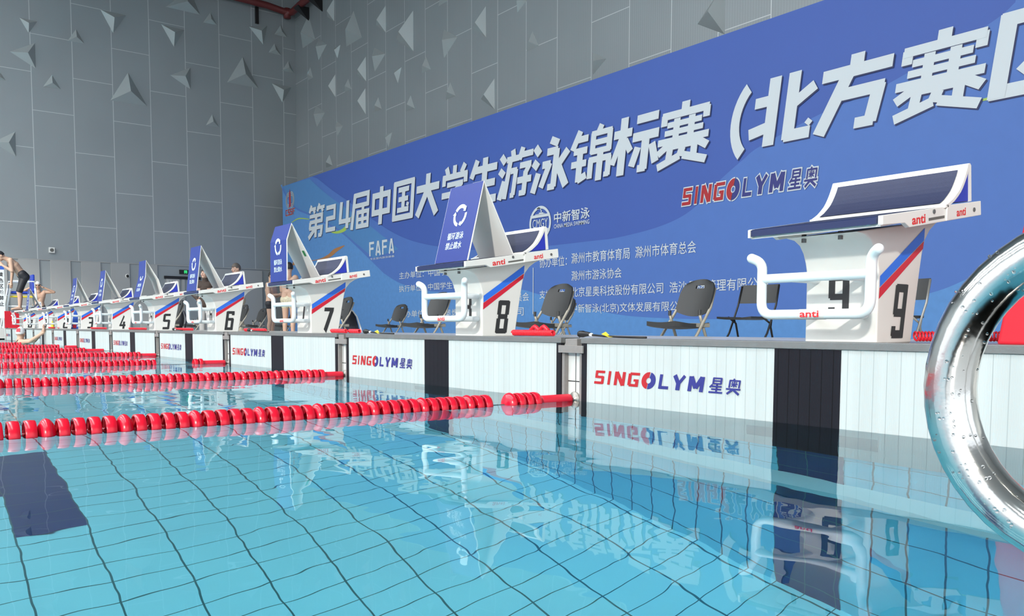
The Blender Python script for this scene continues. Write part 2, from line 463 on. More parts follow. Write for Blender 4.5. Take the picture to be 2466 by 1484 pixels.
LAT = {
 'S': [(14, 91, 100, 91, 19), (16, 100, 16, 44, 26), (14, 52, 90, 52, 19), (84, 58, 84, 2, 28), (0, 9, 88, 9, 19)],
 'I': [(50, 100, 50, 0, 52)],
 'N': [(14, 100, 14, 0, 28), (86, 100, 86, 0, 28), (18, 96, 82, 4, 30)],
 'G': [(16, 91, 100, 91, 19), (15, 92, 15, 8, 28), (14, 9, 88, 9, 19), (82, 46, 82, 0, 28), (52, 45, 96, 45, 17)],
 'L': [(16, 100, 16, 0, 30), (10, 10, 100, 10, 21)],
 'Y': [(12, 100, 48, 44, 30), (90, 100, 50, 44, 22), (47, 52, 47, 0, 32)],
 'M': [(13, 100, 13, 0, 24), (87, 100, 87, 0, 24), (16, 98, 50, 22, 26), (84, 98, 50, 22, 26)],
 '星': [(22, 97, 84, 97, 10), (26, 100, 26, 60, 13), (82, 100, 82, 60, 13), (22, 80, 84, 80, 9), (22, 62, 84, 62, 10), (24, 56, 6, 36, 12), (16, 44, 92, 44, 11), (54, 58, 54, 4, 14), (16, 25, 88, 25, 11), (0, 5, 100, 5, 12)],
 '奥': [(48, 100, 40, 88, 12), (14, 88, 90, 88, 10), (18, 90, 18, 42, 12), (86, 90, 86, 42, 12), (50, 84, 50, 46, 9), (30, 66, 74, 66, 8), (34, 80, 40, 72, 8), (68, 80, 62, 72, 8), (46, 62, 32, 50, 8), (54, 62, 70, 50, 8), (0, 34, 100, 34, 11), (52, 36, 10, 2, 14), (52, 30, 94, 2, 14)],
 'F': [(14, 100, 14, 0, 26), (8, 92, 98, 92, 17), (10, 52, 88, 52, 16)],
 'A': [(46, 100, 10, 0, 24), (54, 100, 90, 0, 24), (36, 24, 72, 24, 16)],
 'C': [(8, 91, 98, 91, 18), (13, 96, 13, 4, 24), (8, 9, 98, 9, 18)],
}
CN = {
 '第': [(5, 88, 46, 88, 10), (18, 100, 6, 78, 12), (32, 86, 40, 74, 11), (54, 88, 100, 88, 10), (68, 100, 56, 78, 12), (82, 86, 90, 74, 11), (8, 66, 92, 66, 11), (85, 66, 85, 47, 13), (10, 48, 91, 48, 11), (14, 48, 12, 28, 13), (8, 29, 94, 29, 11), (50, 70, 50, 0, 14), (46, 28, 6, 0, 14), (87, 30, 84, 5, 14), (88, 5, 68, 5, 11)],
 '2': [(8, 92, 92, 92, 16), (83, 96, 83, 48, 18), (91, 51, 9, 51, 16), (17, 55, 17, 4, 18), (9, 8, 94, 8, 16)],
 '4': [(20, 100, 14, 30, 22), (4, 28, 100, 28, 16), (72, 100, 72, 0, 22)],
 '届': [(12, 93, 96, 93, 13), (89, 96, 89, 60, 13), (16, 64, 95, 64, 12), (18, 98, 6, 0, 15), (30, 45, 98, 45, 11), (36, 48, 36, 0, 12), (92, 48, 92, 0, 12), (30, 6, 98, 6, 12), (36, 25, 92, 25, 10), (64, 58, 64, 5, 13)],
 '中': [(4, 78, 96, 78, 15), (4, 33, 96, 33, 15), (11, 82, 11, 27, 14), (89, 82, 89, 27, 14), (50, 100, 50, 0, 17)],
 '国': [(3, 94, 97, 94, 13), (9, 98, 9, 2, 14), (91, 98, 91, 2, 14), (3, 7, 97, 7, 14), (26, 77, 74, 77, 12), (28, 53, 72, 53, 12), (24, 26, 76, 26, 12), (50, 77, 50, 26, 14), (66, 40, 76, 36, 9)],
 '大': [(2, 66, 98, 66, 17), (50, 100, 50, 62, 18), (52, 66, 10, 0, 19), (50, 62, 92, 0, 19)],
 '学': [(16, 100, 24, 82, 14), (48, 102, 48, 82, 14), (86, 100, 74, 82, 14), (3, 77, 97, 77, 13), (9, 80, 9, 58, 13), (91, 80, 91, 58, 13), (22, 59, 82, 59, 11), (78, 59, 52, 42, 13), (3, 36, 97, 36, 14), (52, 46, 52, 2, 15), (58, 6, 32, 6, 12)],
 '生': [(26, 98, 8, 60, 15), (18, 76, 95, 76, 15), (14, 43, 91, 43, 15), (2, 8, 98, 8, 16), (54, 100, 54, 8, 17)],
 '游': [(3, 92, 17, 76, 14), (0, 62, 15, 50, 14), (17, 38, 4, 0, 14), (38, 100, 42, 84, 13), (21, 81, 60, 81, 12), (33, 81, 20, 0, 13), (36, 56, 55, 56, 12), (52, 58, 47, 5, 12), (50, 5, 38, 5, 10), (69, 100, 60, 76, 13), (62, 85, 100, 85, 12), (63, 63, 97, 63, 12), (93, 63, 80, 44, 12), (58, 33, 100, 33, 13), (82, 50, 80, 3, 13), (85, 6, 66, 6, 11)],
 '泳': [(3, 92, 17, 76, 15), (0, 62, 15, 50, 15), (17, 38, 4, 0, 15), (46, 99, 68, 89, 14), (38, 76, 68, 76, 14), (65, 79, 62, 5, 15), (66, 6, 46, 6, 12), (27, 52, 50, 52, 14), (48, 54, 27, 8, 14), (96, 72, 72, 47, 15), (68, 52, 97, 3, 16)],
 '锦': [(20, 100, 3, 66, 13), (14, 84, 41, 84, 12), (7, 62, 41, 62, 12), (3, 38, 41, 38, 12), (24, 64, 24, 4, 14), (22, 7, 43, 15, 13), (72, 102, 66, 90, 12), (49, 88, 98, 88, 10), (54, 90, 54, 52, 12), (93, 90, 93, 52, 12), (50, 71, 97, 71, 10), (50, 55, 97, 55, 10), (47, 40, 100, 40, 11), (52, 42, 52, 6, 12), (95, 42, 95, 6, 12), (98, 9, 86, 9, 9), (74, 52, 74, 0, 14)],
 '标': [(2, 74, 43, 74, 14), (24, 102, 24, 0, 16), (21, 68, 3, 22, 12), (29, 62, 43, 40, 12), (52, 92, 98, 92, 14), (46, 62, 102, 62, 15), (75, 64, 75, 3, 16), (80, 6, 62, 6, 12), (59, 44, 48, 12, 14), (89, 46, 100, 12, 14)],
 '赛': [(50, 102, 50, 88, 15), (5, 84, 96, 84, 12), (10, 86, 10, 68, 12), (92, 86, 92, 68, 12), (17, 68, 84, 68, 9), (13, 55, 88, 55, 9), (1, 41, 100, 41, 11), (36, 77, 36, 41, 12), (65, 77, 65, 41, 12), (36, 43, 3, 22, 12), (65, 43, 100, 22, 12), (26, 31, 76, 31, 10), (28, 34, 26, 10, 12), (75, 34, 75, 12, 12), (52, 27, 48, 13, 13), (48, 14, 4, 0, 12), (54, 14, 100, 0, 12)],
 '北': [(35, 100, 35, 0, 18), (5, 67, 38, 67, 15), (0, 22, 36, 29, 16), (66, 100, 66, 4, 18), (60, 9, 100, 9, 16), (94, 20, 99, 26, 9), (68, 54, 100, 74, 15)],
 '方': [(50, 102, 50, 84, 18), (3, 80, 99, 80, 16), (42, 82, 8, 0, 18), (36, 50, 92, 50, 16), (85, 54, 79, 5, 17), (84, 7, 58, 7, 14)],
 '区': [(6, 92, 100, 92, 16), (14, 99, 14, 1, 18), (6, 8, 100, 8, 16), (86, 80, 36, 26, 15), (40, 76, 90, 26, 15)],
}
def arrow_ring(cx, cy, r):
    """three curved arrows chasing each other round a circle"""
    out = []
    for a0, a1, w in ((150, 30, 0.34), (12, -78, 0.30), (-100, -198, 0.30)):
        out.append(arc_band(cx, cy, r * (1 - w), r, a0, a1 + (14 if a1 < a0 else -14)))
        a = math.radians(a1 + 14); b = math.radians(a1 - 8); rm = r * (1 - w / 2)
        out.append(([(cx + r * (1 - w - 0.12) * math.cos(a), cy + r * (1 - w - 0.12) * math.sin(a)),
                     (cx + r * 1.12 * math.cos(a), cy + r * 1.12 * math.sin(a)),
                     (cx + rm * math.cos(b), cy + rm * math.sin(b))], [(0, 1, 2)]))
    return merge(*out)
def grow(lst, e):
    out = []
    for x0, y0, x1, y1, w in lst:
        d = Vector((x1 - x0, y1 - y0)).normalized() * e
        out.append((x0 - d.x, y0 - d.y, x1 + d.x, y1 + d.y, w + 2 * e))
    return out
def brand_shapes(e=0.0):
    """the six-letter word mark with its split ring; unit height, width 13.2"""
    red, blue = [], []
    x = 0.0; sh = 0.17
    for ch, wd_, gap in (('S', 0.92, 0.24), ('I', 0.46, 0.26), ('N', 0.98, 0.26), ('G', 1.0, 0.26)):
        g = bars(grow(LAT[ch], e)); red.append(([(px * wd_ + x + sh * py, py) for px, py in g[0]], g[1])); x += wd_ + gap
    cx, cy, r = x + 0.55, 0.5, 0.60
    ee = e / 100; a = arc_band(cx, cy, 0.20 - ee, r + ee, 84, 262, 18); b2 = arc_band(cx, cy, 0.20 - ee, r + ee, -92, 76, 18)
    red.append(([(px + sh * py, py) for px, py in a[0]], a[1])); blue.append(([(px + sh * py, py) for px, py in b2[0]], b2[1]))
    x += 1.1 + 0.34
    for ch, wd_, gap in (('L', 0.82, 0.28), ('Y', 1.02, 0.24), ('M', 1.2, 0.40), ('星', 1.0, 0.24), ('奥', 1.0, 0.0)):
        g = bars(grow(LAT[ch], e)); blue.append(([(px * wd_ + x + sh * py, py) for px, py in g[0]], g[1])); x += wd_ + gap
    return merge(*red), merge(*blue), x + sh
BR_RED, BR_BLUE, BR_W = brand_shapes()

# ================================================================== SETTING
def slab(name, x0, x1, y0, y1, z0, z1, m, label, cat):
    return structure(MB().box(x0, x1, y0, y1, z0, z1).build(name, m), label, cat)
PX0, PX1, PY0 = -23.0, 3.0, -25.0
b = MB().box(XL - 0.3, XL, -26, YB + 0.3, -0.3, 12.8)
o = b.build('wall_left', WALL_L); structure(o, 'tall grey aluminium panel wall at the left end of the hall', 'wall')
b = MB()
y = -3.55
while y < 5.3:
    b.box(XL, XL + 0.05, y, y + 0.6, DZ, 2.5); y += 0.91
b.box(XL, XL + 0.05, 6.75, 9.0, DZ, 2.46)
b.box(XL, XL + 0.03, -26, YB, 2.5, 2.53)
b.build('lower_panel', LOWPANEL, o, bevel=0.006)
slab('wall_back', XL - 0.3, 24, YB, YB + 0.3, -0.3, 12.8, WALL_B, 'grey ribbed panel wall behind the blue banner', 'wall')
slab('ceiling', XL - 0.3, 24, -24, YB + 0.3, 12.8, 13.1, CEIL, 'grey hall ceiling', 'ceiling')
slab('floor', XL, 24, 1.6, YB, DZ - 0.3, DZ, DECK, 'pale tiled deck behind the starting platform', 'floor')
slab('floor_right', PX1, 24, -26, 1.6, DZ - 0.3, DZ, DECK, 'pale tiled deck along the near side of the pool', 'floor')
slab('floor_left', XL, PX0, -26, 1.6, DZ - 0.3, DZ, DECK, 'pale tiled deck along the far side of the pool', 'floor')
slab('floor_rear', PX0, PX1, -27, PY0, DZ - 0.3, DZ, DECK, 'pale tiled deck at the far turning end', 'floor')
slab('platform', -24.2, 4.4, 0.03, 1.6, -0.3, PZ, DECK, 'raised tiled platform that carries the starting blocks', 'platform')
# pool shell
o = MB().box(PX0, PX1, PY0, 0.03, -2.12, -2.0).build('pool_floor', TILE_F)
structure(o, 'light blue tiled floor of the pool under the water', 'pool floor')
b = MB()
for k in range(10):
    c = 1.25 - 2.5 * k
    b.quad((c - 0.565, -2.25, -1.998), (c + 0.565, -2.25, -1.998), (c + 0.565, -2.0, -1.998), (c - 0.565, -2.0, -1.998))
    b.quad((c - 0.125, PY0, -1.998), (c + 0.125, PY0, -1.998), (c + 0.125, -2.25, -1.998), (c - 0.125, -2.25, -1.998))
b.build('lane_marking', TILE_N, o)
o = MB().box(PX0, PX1, 0.03, 0.3, -2.1, 0.0).build('pool_wall_end', TILE_W)
structure(o, 'light blue tiled end wall of the pool below the pads', 'pool wall')
b = MB()
for k in range(10):
    c = 1.25 - 2.5 * k + 0.03
    b.quad((c - 0.135, 0.027, -2.0), (c + 0.135, 0.027, -2.0), (c + 0.135, 0.027, -0.3), (c - 0.135, 0.027, -0.3))
b.build('lane_marking', TILE_NW, o)
MB().box(PX0, PX1, -0.11, 0.03, -1.07, -1.03).build('rest_ledge', TILE_LEDGE, o)
MB().quad((PX0, 0.0285, 0.0), (PX1, 0.0285, 0.0), (PX1, 0.0285, 0.29), (PX0, 0.0285, 0.29)).build('white_tile_band', TILE_G, o)
slab('pool_wall_right', PX1, PX1 + 0.2, PY0, 0.03, -2.1, DZ, TILE_S, 'light blue tiled side wall of the pool at the right', 'pool wall')
slab('pool_wall_left', PX0 - 0.2, PX0, PY0, 0.03, -2.1, DZ, TILE_S, 'light blue tiled side wall of the pool at the left', 'pool wall')
slab('pool_wall_rear', PX0, PX1, PY0 - 0.2, PY0, -2.1, DZ, TILE_S, 'light blue tiled turning wall at the far end', 'pool wall')
o = MB().quad((PX0, PY0, 0), (PX1, PY0, 0), (PX1, 0.03, 0), (PX0, 0.03, 0)).build('water', WATER)
structure(o, 'calm clear pool water with soft ripples', 'water')

# door in the left wall
d0 = MB().box(XL - 0.02, XL + 0.06, 5.46, 6.72, 2.04, 2.14).build('door_1', BLKMET); structure(d0, 'open grey doorway with dark lintel under the green exit sign', 'door')
MB().box(XL, XL + 0.045, 5.52, 5.98, DZ, 2.04).build('door_leaf', GREYFAB, d0)
MB().box(XL, XL + 0.04, 6.06, 6.16, DZ, 2.04).build('door_frame', LOWPANEL, d0)
b = MB()
for k in range(4): b.box(XL + 0.045, XL + 0.055, 5.56 + k * 0.1, 5.60 + k * 0.1, 0.1, 1.98)
b.build('door_slats', mat('pale_slat', (0.55, 0.56, 0.56), 0.4), d0)

# ================================================================== STARTING BLOCKS
BOARD_SL = 0.162
def bz(y, base=0.725): return base + BOARD_SL * (y - 0.05)
GRP_B = 'starting blocks in a row on the platform'
def make_block():
    r = thing('starting_block', '', 'starting block', (1.25, 0.25, PZ), 0, GRP_B)
    L = lambda y: y - 0.25
    zz = lambda z: z - PZ
    front = [(0.25, 0.295), (0.249, 0.56), (0.238, 0.60), (0.222, 0.635), (0.197, 0.664), (0.16, 0.682), (0.10, 0.688)]
    back = [(0.70, 0.775), (0.655, 0.757), (0.61, 0.727), (0.575, 0.687), (0.557, 0.633), (0.541, 0.553), (0.52, 0.44), (0.495, 0.295)]
    b = MB().prism([(L(y), zz(z)) for y, z in front + back], 0, -0.148, 0.148)
    base = b.build('base', WHITE, r, bevel=0.008, seg=3); smooth_angle(base, 35)
    XS = 0.1495
    def side(name, pts, m): return MB().add([(XS, L(y), zz(z)) for y, z in pts], [tuple(range(len(pts)))]).build(name, m, base)
    side('blue_stripe', [(0.258, 0.499), (0.565, 0.687), (0.568, 0.735), (0.258, 0.539)], STRB)
    side('red_stripe', [(0.254, 0.456), (0.559, 0.655), (0.565, 0.684), (0.257, 0.496)], STRR)
    for sx in (-0.09, 0.06):
        MB().tube([(sx, -0.11, zz(0.67)), (sx, -0.11, zz(0.70))], 0.009, 8).build('bolt', STEEL, r)
    # platform board: white tray, navy grip pad wrapped over the front
    sh = lambda y, z0: zz(bz(y, z0))
    b = MB().prism([(L(0.05), sh(0.05, 0.691)), (L(0.62), sh(0.62, 0.691)), (L(0.62), sh(0.62, 0.702)), (L(0.05), sh(0.05, 0.702))], 0, -0.262, 0.262)
    b.prism([(L(0.03), sh(0.05, 0.694)), (L(0.05), sh(0.05, 0.694)), (L(0.05), sh(0.05, 0.724)), (L(0.03), sh(0.05, 0.724))], 0, -0.262, -0.253)
    board = b.build('board', WHITE, r)
    b = MB().prism([(L(0.036), sh(0.05, 0.699)), (L(0.62), sh(0.62, 0.699)), (L(0.62), sh(0.62, 0.7245)), (L(0.046), sh(0.05, 0.7265)), (L(0.036), sh(0.05, 0.722))], 0, -0.2535, 0.2535)
    b.build('grip_pad', NAVY_SIDE, r)
    b = MB().prism([(L(0.05), sh(0.05, 0.7268)), (L(0.62), sh(0.62, 0.7248)), (L(0.62), sh(0.62, 0.7255)), (L(0.05), sh(0.05, 0.7278))], 0, -0.248, 0.248)
    b.build('grip_surface', NAVY, r)
    for sgn in (1, -1):
        xa, xb = (0.254, 0.272) if sgn > 0 else (-0.272, -0.254)
        prof = [(0.045, 0.695), (0.19, 0.713), (0.222, 0.700), (0.735, 0.783), (0.735, 0.836), (0.045, 0.727)]
        rail = MB().prism([(L(y), zz(z)) for y, z in prof], 0, xa, xb).build('side_rail', WHITE, r, bevel=0.002)
        xc, xd = (0.272, 0.279) if sgn > 0 else (-0.279, -0.272)
        prof2 = [(0.469, 0.741), (0.737, 0.784), (0.730, 0.837), (0.47, 0.798)]
        car = MB().prism([(L(y), zz(z)) for y, z in prof2], 0, xc, xd).build('carriage', WHITE, r, bevel=0.002)
        if sgn > 0:
            ux = Vector((0, math.cos(0.16), math.sin(0.16))); uy = Vector((0, -0.08, 1.0))
            flat('lettering', font('anti', 0.022), (0.2730, L(0.236), zz(0.709)), ux * 0.093, uy * 0.031, REDTXT, rail)
            flat('lettering', font('anti', 0.022), (0.2800, L(0.541), zz(0.762)), ux * 0.071, uy * 0.028, REDTXT, car)
            MB().add([(0.2725, L(0.35), zz(0.732)), (0.2725, L(0.465), zz(0.751)), (0.2725, L(0.465), zz(0.761)), (0.2725, L(0.35), zz(0.742))], [(0, 1, 2, 3)]).build('slot', DARK, rail)
            MB().lathe([(0.0, 0.003), (0.008, 0.003), (0.008, 0)], 12, 'x', (0.2725, L(0.385), zz(0.768))).build('bolt', STEEL, rail)
            MB().lathe([(0.0, 0.003), (0.008, 0.003), (0.008, 0)], 12, 'x', (0.279, L(0.675), zz(0.799))).build('bolt', STEEL, car)
    # kick plate
    curve = [(0.462, 0.798), (0.49, 0.812), (0.51, 0.823), (0.535, 0.842), (0.556, 0.860), (0.571, 0.878), (0.586, 0.900), (0.598, 0.920), (0.609, 0.942), (0.618, 0.962)]
    outer = curve + [(0.630, 0.965), (0.640, 0.958), (0.652, 0.829), (0.634, 0.826), (0.622, 0.935)]
    inner = [(y + 0.012, z - 0.005) for y, z in reversed(curve[1:-1])]
    kp = MB()
    # curved shell
    sh_poly = curve + [(y + 0.012, z - 0.006) for y, z in reversed(curve)]
    kp.prism([(L(y), zz(z)) for y, z in sh_poly], 0, -0.279, 0.279)
    kp.prism([(L(y), zz(z)) for y, z in [(0.614, 0.956), (0.620, 0.965), (0.630, 0.967), (0.640, 0.960), (0.653, 0.829), (0.636, 0.826), (0.624, 0.94)]], 0, -0.279, 0.279)
    kpo = kp.build('kick_plate', WHITE, r); smooth_angle(kpo, 40)
    nv = MB()
    cs = [(0.478, 0.8075), (0.49, 0.8135), (0.51, 0.8245), (0.535, 0.8435), (0.556, 0.8615), (0.571, 0.8795), (0.586, 0.9015), (0.598, 0.9215), (0.608, 0.943)]
    for i in range(len(cs) - 1):
        a, c = cs[i], cs[i + 1]
        nv.add([(-0.247, L(a[0] - 0.002), zz(a[1] + 0.001)), (0.247, L(a[0] - 0.002), zz(a[1] + 0.001)), (0.247, L(c[0] - 0.002), zz(c[1] + 0.001)), (-0.247, L(c[0] - 0.002), zz(c[1] + 0.001))], [(0, 1, 2, 3)])
    smooth_angle(nv.build('grip_surface', NAVY, kpo), 60)
    tri = [(0.518, 0.8115), (0.54, 0.829), (0.565, 0.851), (0.583, 0.876), (0.60, 0.908), (0.615, 0.944), (0.622, 0.944), (0.632, 0.828)]
    for xx in (-0.276, 0.268):
        MB().prism([(L(y), zz(z)) for y, z in tri], 0, xx, xx + 0.008).build('side_panel', BLUEP, kpo)
    MB().prism([(L(0.456), zz(0.786)), (L(0.480), zz(0.790)), (L(0.480), zz(0.803)), (L(0.456), zz(0.799))], 0, -0.279, 0.279).build('foot_bar', WHITE, kpo, bevel=0.002)
    # backstroke grips
    R = 0.0185; Yh = -0.18
    def bend(p0, p1, p2, rad, n=6):
        p0, p1, p2 = Vector(p0), Vector(p1), Vector(p2); d1 = (p0 - p1).normalized(); d2 = (p2 - p1).normalized()
        a, c = p1 + d1 * rad, p1 + d2 * rad
        return [(1 - t) ** 2 * a + 2 * t * (1 - t) * p1 + t * t * c for t in [i / n for i in range(n + 1)]]
    hb = 0.118; hx = 0.222
    pts = [(-hx - 0.028, Yh - 0.015, zz(0.612)), ]
    pts = [Vector((-hx - 0.035, Yh - 0.02, zz(0.617)))]
    pts += bend((-hx - 0.035, Yh - 0.02, zz(0.617)), (-hx, Yh, zz(0.600)), (-hx, Yh, zz(0.40)), 0.03)
    pts += bend((-hx, Yh, zz(0.6)), (-hx, Yh, zz(0.40)), (hx, Yh, zz(0.40)), 0.05, 8)
    pts += bend((-hx, Yh, zz(0.40)), (hx, Yh, zz(0.40)), (hx, Yh, zz(0.6)), 0.05, 8)
    pts += bend((hx, Yh, zz(0.40)), (hx, Yh, zz(0.600)), (hx + 0.035, Yh - 0.02, zz(0.617)), 0.03)
    pts += [Vector((hx + 0.035, Yh - 0.02, zz(0.617)))]
    h = MB().tube(pts, R, 14)
    h.ball(pts[0], R * 0.99); h.ball(pts[-1], R * 0.99)
    h.tube([(-hx, Yh, zz(0.537)), (hx, Yh, zz(0.537))], R * 0.95, 14)
    for zq in (0.537, 0.40):
        for sx in (-0.10, 0.10):
            h.tube([(sx, Yh, zz(zq)), (sx, 0.01, zz(zq))], R * 0.9, 12)
    hd = h.build('backstroke_handle', TUBEW, r, smooth=True)
    smooth_angle(hd, 50)
    MB().tube([(-0.055, Yh, zz(0.40)), (0.055, Yh, zz(0.40))], R * 1.04, 16, False).build('label_wrap', WHITE, hd, smooth=True)
    flat('lettering', font('anti', 0.022), (-0.04, Yh - R * 1.08, zz(0.389)), (0.078, 0, 0), (0, 0, 0.024), REDTXT, hd)
    return r
BLK = make_block()
blocks = {}
SIGNED = {8, 7, 6, 5, 4, 3, 1}
EXTRA = {9: 'nearest the chrome rail, with nothing standing on its navy top', 8: 'under the widest blue folded sign', 7: 'in front of two bare-backed swimmers',
         6: 'in front of the woman in brown', 5: 'with a blue sign seen edge on', 4: 'between the blocks numbered 3 and 5', 3: 'just right of the blue cool bag',
         2: 'behind the blue cool bag, without a sign', 1: 'left of number 2 with a narrow blue sign', 0: 'under the man in black shorts'}
for n in range(9, -1, -1):
    r = BLK if n == 9 else copy_tree(BLK)
    r.location = (1.25 - 2.5 * (9 - n), 0.25, PZ)
    r['label'] = 'white starting block numbered %d, %s' % (n, EXTRA[n])
    blocks[n] = r
for n, r in blocks.items():
    base = [c for c in r.children if c.name.startswith('base')][0]
    if n in (7, 6, 5, 4, 3):                # here the kick plate is set one notch further forward
        kp_ = [c for c in r.children if c.name.startswith('kick_plate')][0]; kp_.location = (0, -0.115, -0.0186)
    g = bars(DIG[str(n)])
    L0 = lambda y, z: (0.1500, y - 0.25, z - PZ)
    w = 0.088
    flat('digit', g, L0(0.341, 0.314), (0, w, 0.0), (0, 0.030, 0.2), DIGIT, base)
    flat('digit', g, (-0.05, -0.0015, 0.395 - PZ), (0.085, 0, 0), (0, 0, 0.155), DIGIT, base)

# ------------------------------------------------------------------ folded covers on the blocks
PROF = {8: [(0.12, 0.742), (0.24, 1.215), (0.462, 0.793)], 7: [(0.042, 0.728), (0.045, 1.065), (0.09, 1.20), (0.335, 0.772)],
        6: [(0.046, 0.730), (0.105, 1.206), (0.345, 0.774)], 5: [(0.072, 0.732), (0.142, 1.0), (0.156, 1.209), (0.305, 0.965), (0.364, 0.777)],
        4: [(0.106, 0.738), (0.157, 1.09), (0.17, 1.211), (0.394, 0.782)], 3: [(0.119, 0.740), (0.185, 1.06), (0.20, 1.21), (0.401, 0.783)],
        1: [(0.05, 0.730), (0.103, 1.19), (0.33, 0.771)]}
for n, pr in PROF.items():
    cxx = 1.25 - 2.5 * (9 - n) - (0.03 if n == 7 else 0.0)
    y0, z0 = pr[0]
    t = thing('folded_sign', 'blue and white folded no-diving sign standing on starting block %d' % n, 'sign', (cxx, y0, z0), 0, 'folded signs standing on the starting blocks')
    pl = [Vector((0, y - y0, z - z0)) for y, z in pr]
    ia = max(range(len(pr)), key=lambda i: pr[i][1])
    th = 0.007; hw = 0.18
    def offset(i):
        d = Vector((0, 0, 0))
        if i > 0: d += (pl[i] - pl[i - 1]).normalized()
        if i < len(pl) - 1: d += (pl[i + 1] - pl[i]).normalized()
        d.normalize(); return Vector((0, d.z, -d.y))
    inner = [pl[i] + offset(i) * th for i in range(len(pl))]
    poly = [(p.y, p.z) for p in pl] + [(p.y, p.z) for p in reversed(inner)]
    MB().prism(poly, 0, -hw, hw).build('white_sheet', WHITE2, t)
    fb = MB()
    for i in range(ia):
        a, c = pl[i], pl[i + 1]; nn = Vector((0, -(c - a).z, (c - a).y)).normalized() * 0.0015
        e = 0.004
        fb.quad((-hw + e, a.y + nn.y, a.z + nn.z), (hw - e, a.y + nn.y, a.z + nn.z), (hw - e, c.y + nn.y, c.z + nn.z), (-hw + e, c.y + nn.y, c.z + nn.z))
    fp = fb.build('front_panel', SIGNB, t)
    a, c = pl[0], pl[1]; dirv = (c - a).normalized(); nn = Vector((0, -dirv.z, dirv.y)) * 0.003
    Lh = (c - a).length; tot = sum((pl[i + 1] - pl[i]).length for i in range(ia))
    k = min(1.0, Lh / (0.62 * tot)) if ia > 1 else 1.0
    flat('emblem', arrow_ring(0.0, 0.60 * tot, 0.070), a + nn, (1, 0, 0), dirv, SIGNW, fp)
    for row, tx, yy in ((0, '循环游泳', 0.29), (1, '禁止跳水', 0.165)):
        flat('lettering', font(tx, 0.004), a + nn + Vector((-0.092, 0, 0)) + dirv * yy * tot, (0.175, 0, 0), dirv * 0.045, SIGNW, fp)
    if n == 7:
        a, c = pl[-1], pl[-2]; dv = (c - a).normalized(); nq = Vector((0, -dv.z, dv.y)) * -0.009
        q = a + dv * 0.20
        MB().quad(q + Vector((0.11, 0, 0)) + nq * -1, q + Vector((0.15, 0, 0)) - nq, q + Vector((0.15, 0, 0)) + dv * 0.05 - nq, q + Vector((0.11, 0, 0)) + dv * 0.05 - nq).build('sticker', GREEN, t)
    t['_'] = 0; del t['_']

# ================================================================== TOUCH PADS
def make_pad():
    r = thing('touchpad', '', 'touch pad', (1.25, 0.0, -0.6), 0, 'touch pads along the end wall')
    z = lambda q: q + 0.6
    MB().box(-1.14, 1.14, 0.0, 0.016, 0.0, z(0.274)).build('panel', PAD, r)
    MB().box(-0.107, 0.163, -0.0015, 0.014, 0.0, z(0.2735)).build('black_stripe', PADB, r)
    for a in (-1.175, 1.14): MB().box(a, a + 0.035, -0.002, 0.016, 0.0, z(0.274)).build('border', PADW, r)
    MB().box(-1.178, 1.178, -0.006, 0.022, z(0.2745), z(0.301)).box(-1.178, 1.178, 0.022, 0.12, z(0.2965), z(0.301)).build('hook_rail', HOOK, r, bevel=0.002)
    lt = bpy.data.objects.new('lettering', None)
    s = 0.062; k = 0.84 / (BR_W * s)
    flat('lettering', BR_RED, (-1.088, -0.0015, z(0.090)), (s * k, 0, 0), (0, 0, s), LOGOR, r)
    flat('lettering', BR_BLUE, (-1.088, -0.0015, z(0.090)), (s * k, 0, 0), (0, 0, s), LOGOB, r)
    bpy.data.objects.remove(lt)
    TB = mat('target_grey', (0.16, 0.18, 0.20), 0.5)
    for a, c in ((-0.225, -0.107), (0.163, 0.305)):
        MB().quad((a, -0.0015, z(-0.42)), (c, -0.0015, z(-0.42)), (c, -0.0015, z(-0.17)), (a, -0.0015, z(-0.17))).build('target_bar', TB, r)
    return r
pad = make_pad()
for n in range(9, -1, -1):
    r = pad if n == 9 else copy_tree(pad)
    r.location = (1.25 - 2.5 * (9 - n), 0.0, -0.6)
    r['label'] = 'white touch pad with black centre stripe and red-blue lettering below starting block %d' % n
# brackets between the pads
ordn = ['9 and 8', '8 and 7', '7 and 6', '6 and 5', '5 and 4', '4 and 3', '3 and 2', '2 and 1', '1 and 0']
def make_bracket():
    r = thing('pad_bracket', '', 'bracket', (0, 0.0, 0.0), 0, 'pad brackets between the touch pads')
    MB().box(-0.037, 0.048, -0.004, 0.026, 0.262, 0.2958).box(-0.085, 0.092, -0.012, -0.003, 0.228, 0.264).box(-0.037, 0.048, -0.008, -0.003, 0.262, 0.295).build('top_plate', BRK, r, bevel=0.001)
    for a in (-0.072, 0.056):
        MB().box(a, a + 0.018, 0.002, 0.027, -0.55, 0.262).build('post', BRK, r)
    MB().lathe([(0.0, -0.012), (0.012, -0.012), (0.012, 0.015), (0.033, 0.015), (0.036, 0.019), (0.036, 0.026), (0, 0.026)], 20, 'y', (0, 0, 0.005)).build('anchor_ring', GREYMET, r, smooth=True)
    return r
br = make_bracket()
for k in range(9):
    r = br if k == 0 else copy_tree(br)
    r.location = (-2.5 * k, 0, 0)
    r['label'] = 'grey metal bracket with T-shaped plate between the pads under blocks %s' % ordn[k]

